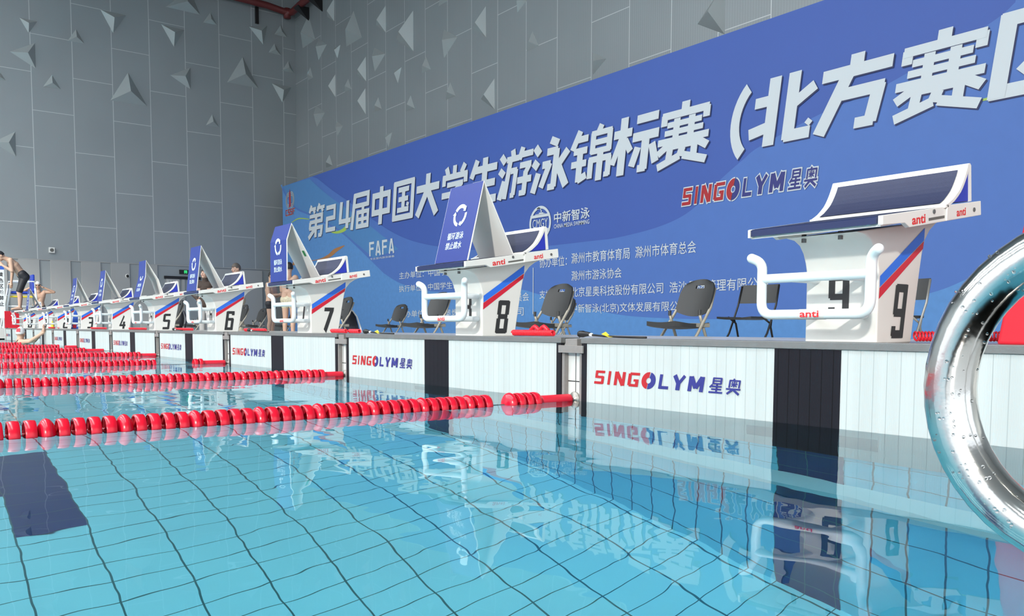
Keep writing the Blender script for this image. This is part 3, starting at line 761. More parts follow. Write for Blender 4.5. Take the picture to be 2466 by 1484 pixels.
# ================================================================== LANE ROPES
def hoop_mesh():
    b = MB(); R, w = 0.049, 0.0165
    b.lathe([(R - 0.002, -w), (R, -w * 0.9), (R + 0.0015, 0), (R, w * 0.9), (R - 0.002, w), (R - 0.004, w), (R - 0.003, 0), (R - 0.004, -w), (R - 0.002, -w)], 28)
    me = b.mesh('float', FLOAT, True)
    return me
def hub_mesh():
    b = MB(); w = 0.010
    b.lathe([(0.0, -0.021), (0.009, -0.021), (0.012, -0.013), (0.046, -0.009), (0.046, -0.007), (0.013, 0.006), (0.009, 0.021), (0, 0.021)], 20)
    for k in range(5):
        a = 2 * math.pi * k / 5 + 0.3
        d = Vector((math.cos(a), 0, math.sin(a))); nrm = Vector((-math.sin(a), 0, math.cos(a))) * 0.0012
        p = [d * 0.01 + Vector((0, -0.019, 0)), d * 0.045 + Vector((0, -0.0145, 0)), d * 0.045 + Vector((0, 0.011, 0)), d * 0.01 + Vector((0, 0.015, 0))]
        b.add([q + nrm for q in p] + [q - nrm for q in p], [(0, 1, 2, 3), (7, 6, 5, 4), (0, 4, 5, 1), (1, 5, 6, 2), (2, 6, 7, 3)])
    return b.mesh('vanes', FLOATD, False)
def ball_mesh():
    b = MB()
    b.lathe([(0.0, -0.0285), (0.015, -0.0275), (0.030, -0.0235), (0.042, -0.017), (0.050, -0.009), (0.0535, 0.0), (0.050, 0.009), (0.042, 0.017), (0.030, 0.0235), (0.015, 0.0275), (0, 0.0285)], 26)
    return b.mesh('ball_float', FLOAT, True)
HOOP, HUB, BALL = hoop_mesh(), hub_mesh(), ball_mesh()
PITCHF = 0.0465
# per rope: floats start at y_start and run back; phase; gap; sleeve extents
def rope(k, ystart, items, sleeve, yend=-12.0, broken=None):
    x = -2.5 * k
    t = thing('lane_rope', 'red lane rope of float discs, %s' % (('nearest to the camera, between lanes 9 and 8',) + tuple('between lanes %s' % s for s in ordn[1:]))[k], 'lane rope', (x, 0, 0.0), 0, 'red lane ropes across the pool')
    MB().tube([(0, yend, 0), (0, 0.0, 0)], 0.003, 6).build('cable', STEEL, t)
    cnt = 0; rest = MB()
    y = ystart; i = items
    while y > yend:
        isball = (i % 5 == 0)
        if not (broken and broken[0] < y < broken[1]):
            if cnt < 48 - (6 if k > 4 else 0):
                o = bpy.data.objects.new('ball_float' if isball else 'float', BALL if isball else HOOP); COL.objects.link(o)
                o.parent = t; o.location = (0, y, 0.0)
                o.rotation_euler = (0, random.uniform(0, 6.28), 0)
                if not isball:
                    h = bpy.data.objects.new('vanes', HUB); COL.objects.link(h); h.parent = o
                cnt += 1
            else:
                ms = (BALL,) if isball else (HOOP, HUB)
                for me in ms:
                    rest.add([v.co + Vector((0, y, 0)) for v in me.vertices], [tuple(p.vertices) for p in me.polygons])
        y -= PITCHF; i += 1
    if rest.v:
        o = rest.build('distant_float', FLOAT, t, smooth=True); o['kind'] = 'stuff'
    if sleeve:
        b = MB().lathe([(0.0, sleeve[0]), (0.026, sleeve[0]), (0.0275, sleeve[0] + 0.01), (0.0275, sleeve[1] - 0.01), (0.026, sleeve[1]), (0.0, sleeve[1])], 20, 'y', (0, 0, 0.004))
        b.build('sleeve', SLEEVE, t, smooth=True)
rope(0, -0.233, 2, (-0.195, -0.01), broken=(-0.475, -0.385))
rope(1, -0.165, 3, (-0.15, -0.0), -12)
rope(2, -0.25, 3, (-0.24, -0.02), -12, broken=(-0.66, -0.34))
rope(3, -0.215, 2, (-0.20, -0.02), -11)
rope(4, -0.36, 1, (-0.35, -0.1), -11)
rope(5, -0.30, 4, (-0.20, -0.02), -10)
rope(6, -0.55, 2, None, -9)
rope(7, -0.75, 1, None, -8)
rope(8, -0.5, 3, None, -8)

# ================================================================== BANNER
GXn = Vector((1, 0, 0)); GZ = Vector((0, 0, 1))
bn = thing('banner', 'huge blue championship banner with white Chinese lettering along the end wall', 'banner', (-12.5, YF, DZ))
bl = Vector((-12.5, YF, DZ))
o = MB().box(-26.96 + 12.5, 1.2 + 12.5, 0.004, 0.08, 0, 5.5 - DZ).build('backdrop', BN_BASE, bn)
MB().box(-26.9 + 12.5, 1.1 + 12.5, 0.08, 0.5, 0, 0.1).build('stand', GREYMET, bn)
def bp(u, v): p = lift(u, v, y=YF); return (p.x, p.z)
def cr(pts, n=6):
    out = []
    for i in range(len(pts) - 1):
        p0, p1, p2, p3 = pts[max(i - 1, 0)], pts[i], pts[i + 1], pts[min(i + 2, len(pts) - 1)]
        for k in range(n):
            t = k / n
            out.append(tuple(0.5 * ((2 * p1[j]) + (-p0[j] + p2[j]) * t + (2 * p0[j] - 5 * p1[j] + 4 * p2[j] - p3[j]) * t * t + (-p0[j] + 3 * p1[j] - 3 * p2[j] + p3[j]) * t ** 3) for j in (0, 1)))
    out.append(pts[-1]); return out
def print_poly(name, pts, m, lay):
    # a closed outline printed on the banner, each layer a hair further out
    from mathutils.geometry import tessellate_polygon
    vs = [Vector((x, YF - 0.002 * lay, z)) - bl for x, z in pts]
    tris = tessellate_polygon([[Vector((x, z, 0)) for x, z in pts]])
    fs = []
    for a, c, d in tris:
        p = [pts[a], pts[c], pts[d]]
        ar = (p[1][0] - p[0][0]) * (p[2][1] - p[0][1]) - (p[2][0] - p[0][0]) * (p[1][1] - p[0][1])
        fs.append((a, c, d) if ar > 0 else (a, d, c))
    return MB().add(vs, fs).build(name, m, o)
Z0, Z1, XE = DZ + 0.002, 5.498, 1.19
XS0 = -26.955
# mid-blue band: right of the long curve
c1 = cr([bp(u, v) for u, v in [(765, 430), (800, 458), (833, 481), (893.5, 526), (962, 568), (1033, 590), (1140, 602), (1270, 597), (1420, 581), (1488, 572), (1590, 545), (1665, 506), (1734, 434), (1788, 386), (1833, 351), (1979, 273), (2082, 230), (2178, 180), (2380, 59), (2445, 6)]])
c1 = [p for p in c1 if p[1] < Z1]
print_poly('mid_blue_wave', [(XS0, Z0), (XE, Z0), (XE, Z1), (c1[-1][0] + 0.15, Z1)] + c1[::-1] + [(c1[0][0] - 0.5, Z1), (XS0, Z1)], BN_MID, 1)
# light area at the left
c2 = cr([bp(u, v) for u, v in [(676, 446), (687, 470), (712, 503), (744, 518), (775, 535), (818, 558), (860, 595), (924, 658)]])
c2b = cr([bp(u, v) for u, v in [(924, 658), (968, 684), (1040, 702), (1140, 704), (1238, 696), (1301, 710), (1385, 734), (1490, 758), (1610, 767), (1730, 769), (1850, 768), (1940, 762), (2080, 742), (2238, 707), (2333, 670), (2466, 600)]])
print_poly('light_blue_wave', [(XS0, Z0), (XE, Z0), (XE, c2b[-1][1] + 0.9)] + c2b[::-1] + c2[::-1] + [(XS0, c2[0][1])], BN_LIGHT, 2)
print_poly('sky_blue_wave', cr([bp(u, v) for u, v in [(745, 430), (790, 470), (860, 520), (924, 570), (960, 600)]]) + cr([bp(u, v) for u, v in [(900, 622), (860, 588), (818, 553), (775, 531), (744, 514), (712, 498), (690, 468)]]) + [(c2[0][0] + 0.2, Z1)], BN_LEFT, 3)
# ribbons of lime and orange
print_poly('lime_ribbon', cr([bp(u, v) for u, v in [(785, 551), (800, 561), (818, 562), (836, 552), (848, 520)]]) + cr([bp(u, v) for u, v in [(846, 523), (830, 547), (815, 556), (800, 557), (785, 551)]])[:-1], BN_GREEN, 4)
print_poly('lime_ribbon', cr([bp(u, v) for u, v in [(703, 537), (720, 528), (745, 529)]]) + cr([bp(u, v) for u, v in [(745, 527), (720, 525), (703, 535)]]), BN_GREEN, 4)
print_poly('lime_ribbon', [bp(u, v) for u, v in [(2310, 253), (2390, 232), (2520, 190), (2520, 205), (2400, 238)]], BN_GREEN, 4)
print_poly('orange_ribbon', cr([bp(u, v) for u, v in [(705, 640), (745, 630), (790, 622), (812, 606), (831, 592)]]) + cr([bp(u, v) for u, v in [(829, 591), (805, 600), (788, 615), (760, 626), (705, 632)]]), BN_ORANGE, 4)
# title
TITLE = [('第', -24.72, 1.30), ('2', -23.33, 0.86), ('4', -22.30, 0.88), ('届', -21.40, 1.24), ('中', -20.06, 1.22), ('国', -18.74, 1.24), ('大', -17.42, 1.22), ('学', -16.10, 1.24), ('生', -14.80, 1.24),
         ('游', -13.50, 1.26), ('泳', -12.20, 1.24), ('锦', -10.90, 1.26), ('标', -9.62, 1.24), ('赛', -8.36, 1.24), ('北', -6.22, 1.20), ('方', -4.94, 1.20), ('赛', -3.66, 1.26), ('区', -2.36, 1.20)]
tv, ts = [], []
for ch, x0, w in TITLE:
    g = bars([(a_, b_, c_, d_, w_ * 1.05) for a_, b_, c_, d_, w_ in CN[ch]], 0.0)
    h = 0.86 if ch in '24' else 1.1; zb = 3.50 if ch in '24' else 3.41
    tv.append(([(px * w + x0 + 0.13 * py * h, py * h + zb) for px, py in g[0]], g[1]))
for cxp, a0, a1 in ((-5.92, 132, 228), (-1.65, -48, 48)):
    g = arc_band(0, 0, 0.64, 0.86, a0, a1)
    tv.append(([(px * 0.85 + cxp + 0.13 * (py + 0.6), py * 0.98 + 3.90) for px, py in g[0]], g[1]))
TT = merge(*tv)
sx, sz = bl.x, bl.z
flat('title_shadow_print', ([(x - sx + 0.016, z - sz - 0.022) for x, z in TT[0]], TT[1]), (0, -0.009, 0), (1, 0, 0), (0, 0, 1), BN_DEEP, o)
flat('title_lettering', ([(x - sx, z - sz) for x, z in TT[0]], TT[1]), (0, -0.0145, 0), (1, 0, 0), (0, 0, 1), BN_TXT, o)
def btext(s, u0, u1, v0, v1, off=0.004, m=BN_TXT, name='lettering'):
    # a line of print from the left end (u0) to the right end (u1); v0, v1 top and bottom at the left end
    a, c, t = lift(u0, v1, y=YF), lift(u1, v1, y=YF), lift(u0, v0, y=YF)
    flat(name, font(s, off), (a.x - sx, -0.012, a.z - sz), (c.x - a.x, 0, 0), (0, 0, t.z - a.z), m, o)
btext('主办单位：中国学生体育联合会', 962, 1178, 656, 673)
btext('执行单位：中国学生体育联合会秘书处', 962, 1230, 688, 704)
btext('竞赛委员会', 1195, 1275, 708, 728)
btext('承办单位：安徽奥燃体育文化有限公司', 962, 1262, 748, 765)
btext('协办单位：', 1300, 1366, 622, 646)
btext('滁州市教育体育局  滁州市体育总会', 1377, 1677, 610, 636)
btext('滁州市游泳协会', 1377, 1498, 653, 677)
btext('支持单位：', 1300, 1366, 700, 720)
btext('北京星奥科技股份有限公司  浩沙品牌管理有限公司', 1377, 1850, 692, 716)
btext('中新智泳(北京)文体发展有限公司', 1377, 1655, 733, 757)
btext('2025·11   安徽·滁州', 1205, 1362, 796, 810)
btext('专业室内游泳装备', 892, 951, 622, 627)
a, c = lift(1285, 645, y=YF), lift(1285, 757, y=YF)
MB().quad((a.x - sx - 0.012, -0.012, c.z - sz), (a.x - sx + 0.012, -0.012, c.z - sz), (a.x - sx + 0.012, -0.012, a.z - sz), (a.x - sx - 0.012, -0.012, a.z - sz)).build('divider_line', BN_TXT, o)
# FAFA
p0, p1, p2 = lift(890, 618, y=YF), lift(951, 618, y=YF), lift(890, 584, y=YF)
w = (p1.x - p0.x) / 4.45; ff = merge(*[xf(bars(LAT[ch]), 0.92, 1, k * 1.16, 0) for k, ch in enumerate('FAFA')])
flat('sponsor_lettering', ff, (p0.x - sx, -0.012, p0.z - sz), (w, 0, 0), (0, 0, p2.z - p0.z), BN_TXT, o)
# split-ring word mark with white outline
p0, p1, p2 = lift(1643, 496, y=YF), lift(1972, 455, y=YF), lift(1650, 462, y=YF)
s = 0.31; kx = (p1.x - p0.x) / (BR_W * s)
GR, GB_, _w = brand_shapes(7.0)
flat('lettering_outline', merge(GR, GB_), (p0.x - sx, -0.011, p0.z - sz), (s * kx, 0, 0), (0, 0, s), BN_TXT, o)
for vf, m in ((BR_RED, LOGOR), (BR_BLUE, LOGOB)):
    flat('sponsor_lettering', vf, (p0.x - sx, -0.016, p0.z - sz), (s * kx, 0, 0), (0, 0, s), m, o)
# round swimming emblem
pc = lift(1301.5, 538, y=YF); pr_ = lift(1328, 530, y=YF); R = pr_.x - pc.x
g = merge(arc_band(0, 0, R * 0.84, R, 0, 360, 40), bars([(-0.9 * R, 0.42 * R, 0.9 * R, 0.42 * R, 0.16 * R), (-0.9 * R, -0.42 * R, 0.9 * R, -0.42 * R, 0.16 * R)], 0, 1))
flat('emblem', g, (pc.x - sx, -0.012, pc.z - sz), (1, 0, 0), (0, 0, 1.0), BN_TXT, o)
flat('emblem_lettering', font('CMGY', 0.0), (pc.x - sx - 0.70 * R, -0.012, pc.z - sz - 0.25 * R), (1.4 * R, 0, 0), (0, 0, 0.5 * R), BN_TXT, o)
sw = merge(arc_band(-0.14 * R, 0.66 * R, 0.20 * R, 0.26 * R, 20, 130), arc_band(0.10 * R, 0.68 * R, 0, 0.06 * R, 0, 360, 10), bars([(-0.1 * R, 0.58 * R, 0.3 * R, 0.56 * R, 0.08 * R), (-0.45 * R, 0.53 * R, 0.45 * R, 0.53 * R, 0.03 * R)], 0, 1))
flat('emblem_swimmer', sw, (pc.x - sx, -0.012, pc.z - sz), (1, 0, 0), (0, 0, 1), BN_TXT, o)
btext('中新智泳', 1335, 1421, 512, 538, 0.014, BN_TXT, 'sponsor_lettering')
btext('CHINA MEDIA SWIMMING', 1335, 1420, 541, 551, 0.006, BN_TXT, 'sponsor_lettering')
# round knot emblem at the left end
pc = lift(699, 482, y=YF); LR = mat('emblem_red', (0.40, 0.02, 0.05), 0.5); LG = mat('emblem_gold', (0.50, 0.50, 0.40), 0.5)
for r0 in (0.14, 0.19, 0.24):
    for sgx in (-0.14, 0.14):
        g = arc_band(0, 0, r0 - 0.014, r0 + 0.010, 0, 360, 28)
        flat('emblem_ring', ([(x + sgx, z * 1.15) for x, z in g[0]], g[1]), (pc.x - sx, -0.012, pc.z - sz), (1, 0, 0), (0, 0, 1), LG, o)
flat('emblem_flame', ([(-0.10, -0.27), (0.08, -0.22), (0.07, 0.22), (-0.02, 0.40), (-0.08, 0.22)], [(0, 1, 2, 3, 4)]), (pc.x - sx, -0.014, pc.z - sz), (1, 0, 0), (0, 0, 1), LR, o)
ff = merge(*[xf(bars(grow(LAT[ch], 5), 0.1), 0.17, 0.22, k * 0.22, 0) for k, ch in enumerate('CSSF')])
flat('lettering_outline', ff, (pc.x - sx - 0.42, -0.012, pc.z - sz - 0.54), (1, 0, 0), (0, 0, 1), LG, o)
ff = merge(*[xf(bars(LAT[ch], 0.1), 0.17, 0.22, k * 0.22, 0) for k, ch in enumerate('CSSF')])
flat('emblem_lettering', ff, (pc.x - sx - 0.42, -0.0165, pc.z - sz - 0.54), (1, 0, 0), (0, 0, 1), LR, o)

# ================================================================== WALL PYRAMIDS
LT = [[(108, 98), (208, 120), (160, 185)], [(378, 228), (425, 162), (470, 243)], [(560, 52), (703, 85), (632, 185)], [(925, 38), (1117, 82), (1060, -60)], [(1135, 125), (1175, 68), (1212, 140)],
      [(900, 135), (1030, 168), (972, 263)], [(1390, 148), (1492, 142), (1470, 250)], [(1532, 192), (1567, 140), (1604, 210)], [(1500, 293), (1533, 242), (1570, 310)], [(1575, 395), (1610, 340), (1642, 408)],
      [(55, 288), (195, 240), (200, 383)], [(240, 485), (290, 418), (340, 500)], [(-35, 440), (0, 403), (32, 450)], [(617, 560), (715, 405), (822, 593)], [(950, 420), (1063, 377), (1065, 500)],
      [(1268, 460), (1355, 318), (1443, 493)], [(1150, 700), (1185, 638), (1223, 710)], [(1518, 465), (1628, 487), (1577, 573)], [(-40, 795), (85, 735), (90, 875)]]
RT = [[(735, 130), (790, -15), (790, 165)], [(590, 115), (642, 308), (545, 375)], [(940, 85), (1005, 290), (885, 362)], [(668, 298), (732, 345), (668, 468)], [(792, 375), (838, 348), (815, 455)],
      [(1115, 195), (1190, 42), (1192, 255)], [(1275, 308), (1403, 82), (1405, 398)], [(1643, 228), (1747, 288), (1643, 452)], [(1862, 222), (1968, 48), (1970, 290)], [(2213, 98), (2290, 0), (2215, -60)],
      [(1600, 50), (1668, 8), (1640, -60)], [(1102, 368), (1187, 418), (1105, 558)], [(968, 575), (1035, 440), (1038, 632)], [(1253, 552), (1313, 522), (1285, 648)], [(1470, 570), (1503, 440), (1540, 540)],
      [(1658, 775), (1692, 640), (1733, 745)], [(1930, 770), (2035, 610), (2037, 852)], [(585, 625), (604, 522), (625, 603)], [(748, 690), (798, 578), (800, 755)], [(873, 715), (898, 612), (923, 693)],
      [(973, 800), (1032, 685), (1035, 888)], [(1103, 868), (1132, 755), (1160, 848)], [(1350, 865), (1384, 742), (1416, 843)], [(650, 820), (718, 875), (655, 988)], [(810, 942), (858, 980), (815, 1055)],
      [(1186, 1048), (1240, 1028), (1212, 1145)], [(728, 1303), (753, 1202), (777, 1287)]]
RT2 = [[(240, 437), (290, 262), (343, 388)], [(805, 445), (917, 497), (803, 635)], [(1690, 205), (1925, -150), (1922, 292)]]
pyr = []
for t in LT: pyr.append(('left', [(x / 2.319, y / 2.319) for x, y in t]))
for t in RT: pyr.append(('end', [(560 + x / 3.2264, y / 3.2264) for x, y in t]))
for t in RT2: pyr.append(('end', [(1200 + x / 3.5229, y / 3.5229) for x, y in t]))
info = []
for wname, px in pyr:
    P = [lift(u, v, x=XL) if wname == 'left' else lift(u, v, y=YB) for u, v in px]
    nrm = Vector((1, 0, 0)) if wname == 'left' else Vector((0, -1, 0))
    # describe the outline in wall coordinates (a runs to the viewer's right)
    q = [(p.y, p.z) if wname == 'left' else (p.x, p.z) for p in P]
    zs = sorted(z for _, z in q); spread = zs[2] - zs[0]
    xs_ = sorted(x for x, _ in q)
    ori = 'sideways'
    if zs[1] - zs[0] < 0.33 * spread: ori = 'upright'
    elif zs[2] - zs[1] < 0.33 * spread: ori = 'upside-down'
    side_ = sum((P[i] - P[(i + 1) % 3]).length for i in range(3)) / 3
    size = 'big' if side_ > 1.25 else 'small' if side_ < 0.75 else 'middling'
    info.append([wname, P, nrm, ori, size, side_, sum(p[0] for p in px) / 3])
ORD = ['first', 'second', 'third', 'fourth', 'fifth', 'sixth', 'seventh', 'eighth', 'ninth', 'tenth', 'eleventh', 'twelfth', 'thirteenth', 'fourteenth']
for e in info:
    wname, P, nrm, ori, size, side_, um = e
    same = sorted([x for x in info if x[0] == wname and x[3] == ori and x[4] == size], key=lambda x: x[6])
    k = same.index(e)
    wl_ = 'left grey wall' if wname == 'left' else 'grey wall above the banner'
    if len(same) == 1: lab = 'only %s %s pyramid on the %s' % (size, ori, wl_)
    else: lab = '%s %s pyramid on the %s, %s such from the left' % (size, ori, wl_, ORD[k])
    c = (P[0] + P[1] + P[2]) / 3; ap = c + nrm * side_ * 0.27
    base = P
    if (base[1] - base[0]).cross(base[2] - base[0]).dot(nrm) < 0: base = [P[0], P[2], P[1]]
    vs = [p + nrm * 0.002 - c for p in base] + [ap - c] + [p - nrm * 0.03 - c for p in base]
    ob = MB().add(vs, [(0, 1, 3), (1, 2, 3), (2, 0, 3), (0, 4, 5, 1), (1, 5, 6, 2), (2, 6, 4, 0), (4, 6, 5)]).build('wall_pyramid', PYR)
    ob.location = c
    tag(ob, lab, 'wall ornament', 'triangular pyramids on the %s' % wl_)

# ================================================================== PIPE
t = thing('red_pipe', 'dark red pipe running round the top corner of the two grey walls', 'pipe', (XL + 0.3, YB - 0.3, 12.1))
def Lp(x, y, z): return (x - (XL + 0.3), y - (YB - 0.3), z - 12.1)
pts = [Lp(XL + 0.3, -6, 12.45), Lp(XL + 0.3, YB - 1.2, 12.2), Lp(XL + 0.3, YB - 0.5, 12.12), Lp(XL + 0.36, YB - 0.36, 12.1), Lp(XL + 0.5, YB - 0.3, 12.1), Lp(XL + 1.2, YB - 0.3, 12.15), Lp(-8, YB - 0.3, 12.4)]
MB().tube(pts, 0.12, 14).build('pipe_run', PIPE, t, smooth=True)
MB().tube([Lp(XL + 0.3, YB - 0.42, 12.25), Lp(XL + 0.3, YB - 0.42, 11.9)], 0.13, 14).build('elbow', PIPE, t, smooth=True)
for (x, y) in ((XL + 0.1, 9.0), ):
    MB().box(*[q for q in (0, 0)], 0, 0, 0, 0) if False else None
    MB().box(-0.32, -0.22, -1.25, -1.13, -0.55, 0.05).build('hanger', BLKMET, t)
for dx in (0.85, 2.0):
    MB().add([(dx - 0.2, 0.3, -0.02), (dx + 0.2, 0.3, -0.02), (dx + 0.2, 0.3, -0.5), (dx - 0.2, -0.15, -0.02), (dx + 0.2, -0.15, -0.02), (dx + 0.22, 0.25, -0.5)], [(0, 1, 4, 3), (1, 2, 5, 4), (0, 3, 5, 2), (3, 4, 5), (0, 2, 1)]).build('hanger', BLKMET, t)

# ================================================================== SMALL WALL FITTINGS
p = lift(124, 603, x=XL)
t = thing('wall_speaker', 'small square white loudspeaker box on the left grey wall', 'loudspeaker', p)
MB().box(0, 0.10, -0.085, 0.085, -0.09, 0.09).build('housing', WHITE, t, bevel=0.008)
MB().lathe([(0.0, 0.106), (0.055, 0.106), (0.06, 0.10)], 20, 'x').build('grille', DARK, t)
p = lift(306, 665, x=XL)
t = thing('dome_camera', 'little white dome camera low on the left grey wall', 'camera', p + Vector((0.05, 0, 0)))
MB().lathe([(0.0, -0.05), (0.07, -0.05), (0.07, 0.02), (0.05, 0.03)], 16, 'x').build('housing', WHITE, t, smooth=True)
MB().ball((0.025, 0.0, -0.01), 0.045).build('lens_dome', BLKMET, t, smooth=True)
p = lift(444.5, 655.5, x=XL)
t = thing('exit_sign', 'green lit exit sign in a dark box above the doorway', 'exit sign', p)
MB().box(0, 0.06, -0.19, 0.19, -0.075, 0.075).build('housing', BLKMET, t, bevel=0.004)
flat('lit_symbol', merge(bars([(0, 95, 90, 95, 14), (8, 100, 8, 0, 14), (84, 100, 84, 0, 14), (22, 66, 70, 66, 12), (46, 80, 46, 30, 12), (46, 36, 26, 8, 12), (46, 36, 66, 8, 12)])), (0.062, -0.03, -0.05), (0, 0.11, 0), (0, 0, 0.10), EXITG, t)

# ================================================================== CHAIRS
def make_plastic_chair():
    r = thing('folding_chair', '', 'chair', (0, 0, DZ), 0, 'black plastic folding chairs with taupe legs')
    # backrest shell: rounded trapezoid, slightly dished, with a hand slot
    N, Mv = 14, 12
    def bk(s, t, off):
        # s -1..1 across, t 0..1 up
        hw = 0.225 - 0.012 * t
        if t > 0.45: hw *= 1 - 0.30 * ((t - 0.45) / 0.55) ** 3.0
        if t > 0.9: hw *= 1 - 0.22 * ((t - 0.9) / 0.1) ** 1.5
        x = s * hw; z = 0.50 + 0.315 * t - (0.055 * (1 - s * s) * (1 - t)) * 1.0 - (0.05 * (s * s)) * (t - 0.6) * (t > 0.6)
        y = 0.17 + 0.115 * t + 0.030 * (1 - s * s) + off
        return (x, y, z)
    b = MB(); vs, fs = [], []
    for off in (0.0, 0.022):
        for j in range(Mv + 1):
            for i in range(N + 1): vs.append(bk(-1 + 2 * i / N, j / Mv, off))
    nn = (N + 1) * (Mv + 1); hole = set((i, j) for i in range(5, 9) for j in (9,))
    for j in range(Mv):
        for i in range(N):
            a = j * (N + 1) + i; q = (a, a + 1, a + N + 2, a + N + 1)
            if (i, j) in hole: continue
            fs += [q, tuple(x + nn for x in reversed(q))]
    def wallq(e0, e1): fs.append((e0, e0 + nn, e1 + nn, e1))
    for i in range(N): wallq(i + 1, i); wallq(Mv * (N + 1) + i, Mv * (N + 1) + i + 1)
    for j in range(Mv): wallq(j * (N + 1), (j + 1) * (N + 1)); wallq((j + 1) * (N + 1) + N, j * (N + 1) + N)
    a, c = 9 * (N + 1), 10 * (N + 1)
    for i in range(5, 9): wallq(a + i, a + i + 1); wallq(c + i + 1, c + i)
    wallq(c + 5, a + 5); wallq(a + 9, c + 9)
    o1 = b.add(vs, fs).build('backrest', BLACKPL, r); smooth_angle(o1, 45)
    # seat: thick dished shell with rounded front
    def st(s, t):
        hw = 0.222 - 0.02 * abs(t - 0.5)
        if t < 0.12: hw *= 0.90 + 0.1 * (t / 0.12)
        x = s * hw; y = -0.245 + 0.44 * t
        z = 0.385 - 0.012 * math.cos(s * 1.5) - 0.018 * math.sin(t * math.pi) + 0.012 * (1 - t)
        return (x, y, z)
    vs, fs = [], []
    for off in (0.0, -0.035):
        for j in range(Mv + 1):
            for i in range(N + 1):
                x, y, z = st(-1 + 2 * i / N, j / Mv); vs.append((x, y, z + off * 1.25))
    for j in range(Mv):
        for i in range(N):
            a = j * (N + 1) + i; q = (a, a + 1, a + N + 2, a + N + 1); fs += [q, tuple(x + nn for x in reversed(q))]
    for i in range(N): wallq(i + 1, i); wallq(Mv * (N + 1) + i, Mv * (N + 1) + i + 1)
    for j in range(Mv): wallq(j * (N + 1), (j + 1) * (N + 1)); wallq((j + 1) * (N + 1) + N, j * (N + 1) + N)
    o2 = MB().add(vs, fs).build('seat', BLACKPL, r); smooth_angle(o2, 50)
    for sx in (-1, 1):
        x = sx * 0.232
        MB().tube([(x * 0.80, 0.30, 0.72), (x * 0.95, 0.205, 0.53), (x, 0.02, 0.28), (x, -0.20, 0.0)], 0.0145, 10).build('front_leg', CHLEG, r, smooth=True)
        MB().tube([(x * 0.86, 0.075, 0.47), (x * 0.86, 0.10, 0.40), (x * 0.88, 0.27, 0.0)], 0.0145, 10).build('rear_leg', CHLEG, r, smooth=True)
        MB().box(min(x * 0.95, x * 0.90), max(x * 0.95, x * 0.90), -0.06, 0.20, 0.337, 0.377).build('seat_bracket', CHLEG, r, bevel=0.004)
        MB().tube([(x * 0.97, 0.06, 0.34), (x * 0.90, 0.135, 0.40)], 0.008, 8).build('link', CHLEG, r)
        MB().lathe([(0, -0.02), (0.016, -0.02), (0.016, 0.03), (0, 0.03)], 10, 'z', (x * 0.86, 0.075, 0.475)).build('hinge_cap', BLACKPL, r)
    MB().tube([(-0.23, -0.10, 0.13), (0.23, -0.10, 0.13)], 0.009, 8).build('crossbar', CHLEG, r)
    MB().tube([(-0.2, 0.225, 0.10), (0.2, 0.225, 0.10)], 0.009, 8).build('crossbar', CHLEG, r)
    return r
def make_metal_chair():
    r = thing('folding_chair', '', 'chair', (0, 0, DZ), 0, 'thin black metal folding chairs')
    N = 12
    def panel(name, fn, m, th):
        vs, fs = [], []
        for off in (0, th):
            for j in range(5):
                for i in range(N + 1): vs.append(fn(-1 + 2 * i / N, j / 4, off))
        nn = 5 * (N + 1)
        for j in range(4):
            for i in range(N):
                a = j * (N + 1) + i; q = (a, a + 1, a + N + 2, a + N + 1); fs += [q, tuple(x + nn for x in reversed(q))]
        for i in range(N): fs.append((i + 1, i + 1 + nn, i + nn, i)); a = 4 * (N + 1) + i; fs.append((a, a + nn, a + 1 + nn, a + 1))
        for j in range(4):
            a = j * (N + 1); c = a + N + 1; fs.append((a, a + nn, c + nn, c)); a += N; c += N; fs.append((c, c + nn, a + nn, a))
        ob = MB().add(vs, fs).build(name, m, r); smooth_angle(ob, 50)
    panel('backrest', lambda s, t, off: (s * (0.215 - 0.02 * max(0, t - 0.7)), 0.185 + 0.055 * t + 0.025 * (1 - s * s) + off, 0.585 + 0.19 * t), BLACKPL, 0.016)
    panel('seat', lambda s, t, off: (s * 0.20, -0.22 + 0.40 * t, 0.445 - 0.012 * (1 - s * s) - off), BLACKPL, 0.02)
    for sx in (-1, 1):
        x = sx * 0.222
        MB().tube([(x * 0.97, 0.235, 0.765), (x, 0.175, 0.56), (x, 0.03, 0.28), (x, -0.21, 0.0)], 0.0105, 10).build('front_leg', BLKMET if sx < 2 else GREYMET, r, smooth=True)
        MB().tube([(x * 0.9, -0.02, 0.44), (x * 0.9, 0.11, 0.38), (x * 0.92, 0.24, 0.0)], 0.0105, 10).build('rear_leg', BLKMET, r, smooth=True)
        MB().tube([(x, 0.11, 0.43), (x * 0.9, 0.13, 0.34)], 0.007, 8).build('link', BLKMET, r)
    MB().tube([(-0.22, -0.115, 0.12), (0.22, -0.115, 0.12)], 0.008, 8).build('crossbar', BLKMET, r)
    MB().tube([(-0.2, 0.19, 0.14), (0.2, 0.19, 0.14)], 0.008, 8).build('crossbar', BLKMET, r)
    return r
def place_corner(t, u, v, rz, ztop=0.815, corner=(0.2, 0.28)):
    p = lift(u, v, z=DZ + ztop)
    c = Vector((corner[0], corner[1], 0)); c.rotate(Matrix.Rotation(rz, 3, 'Z'))
    t.location = (p.x - c.x, p.y - c.y, DZ); t.rotation_euler = (0, 0, rz)
plc = make_plastic_chair(); first = True
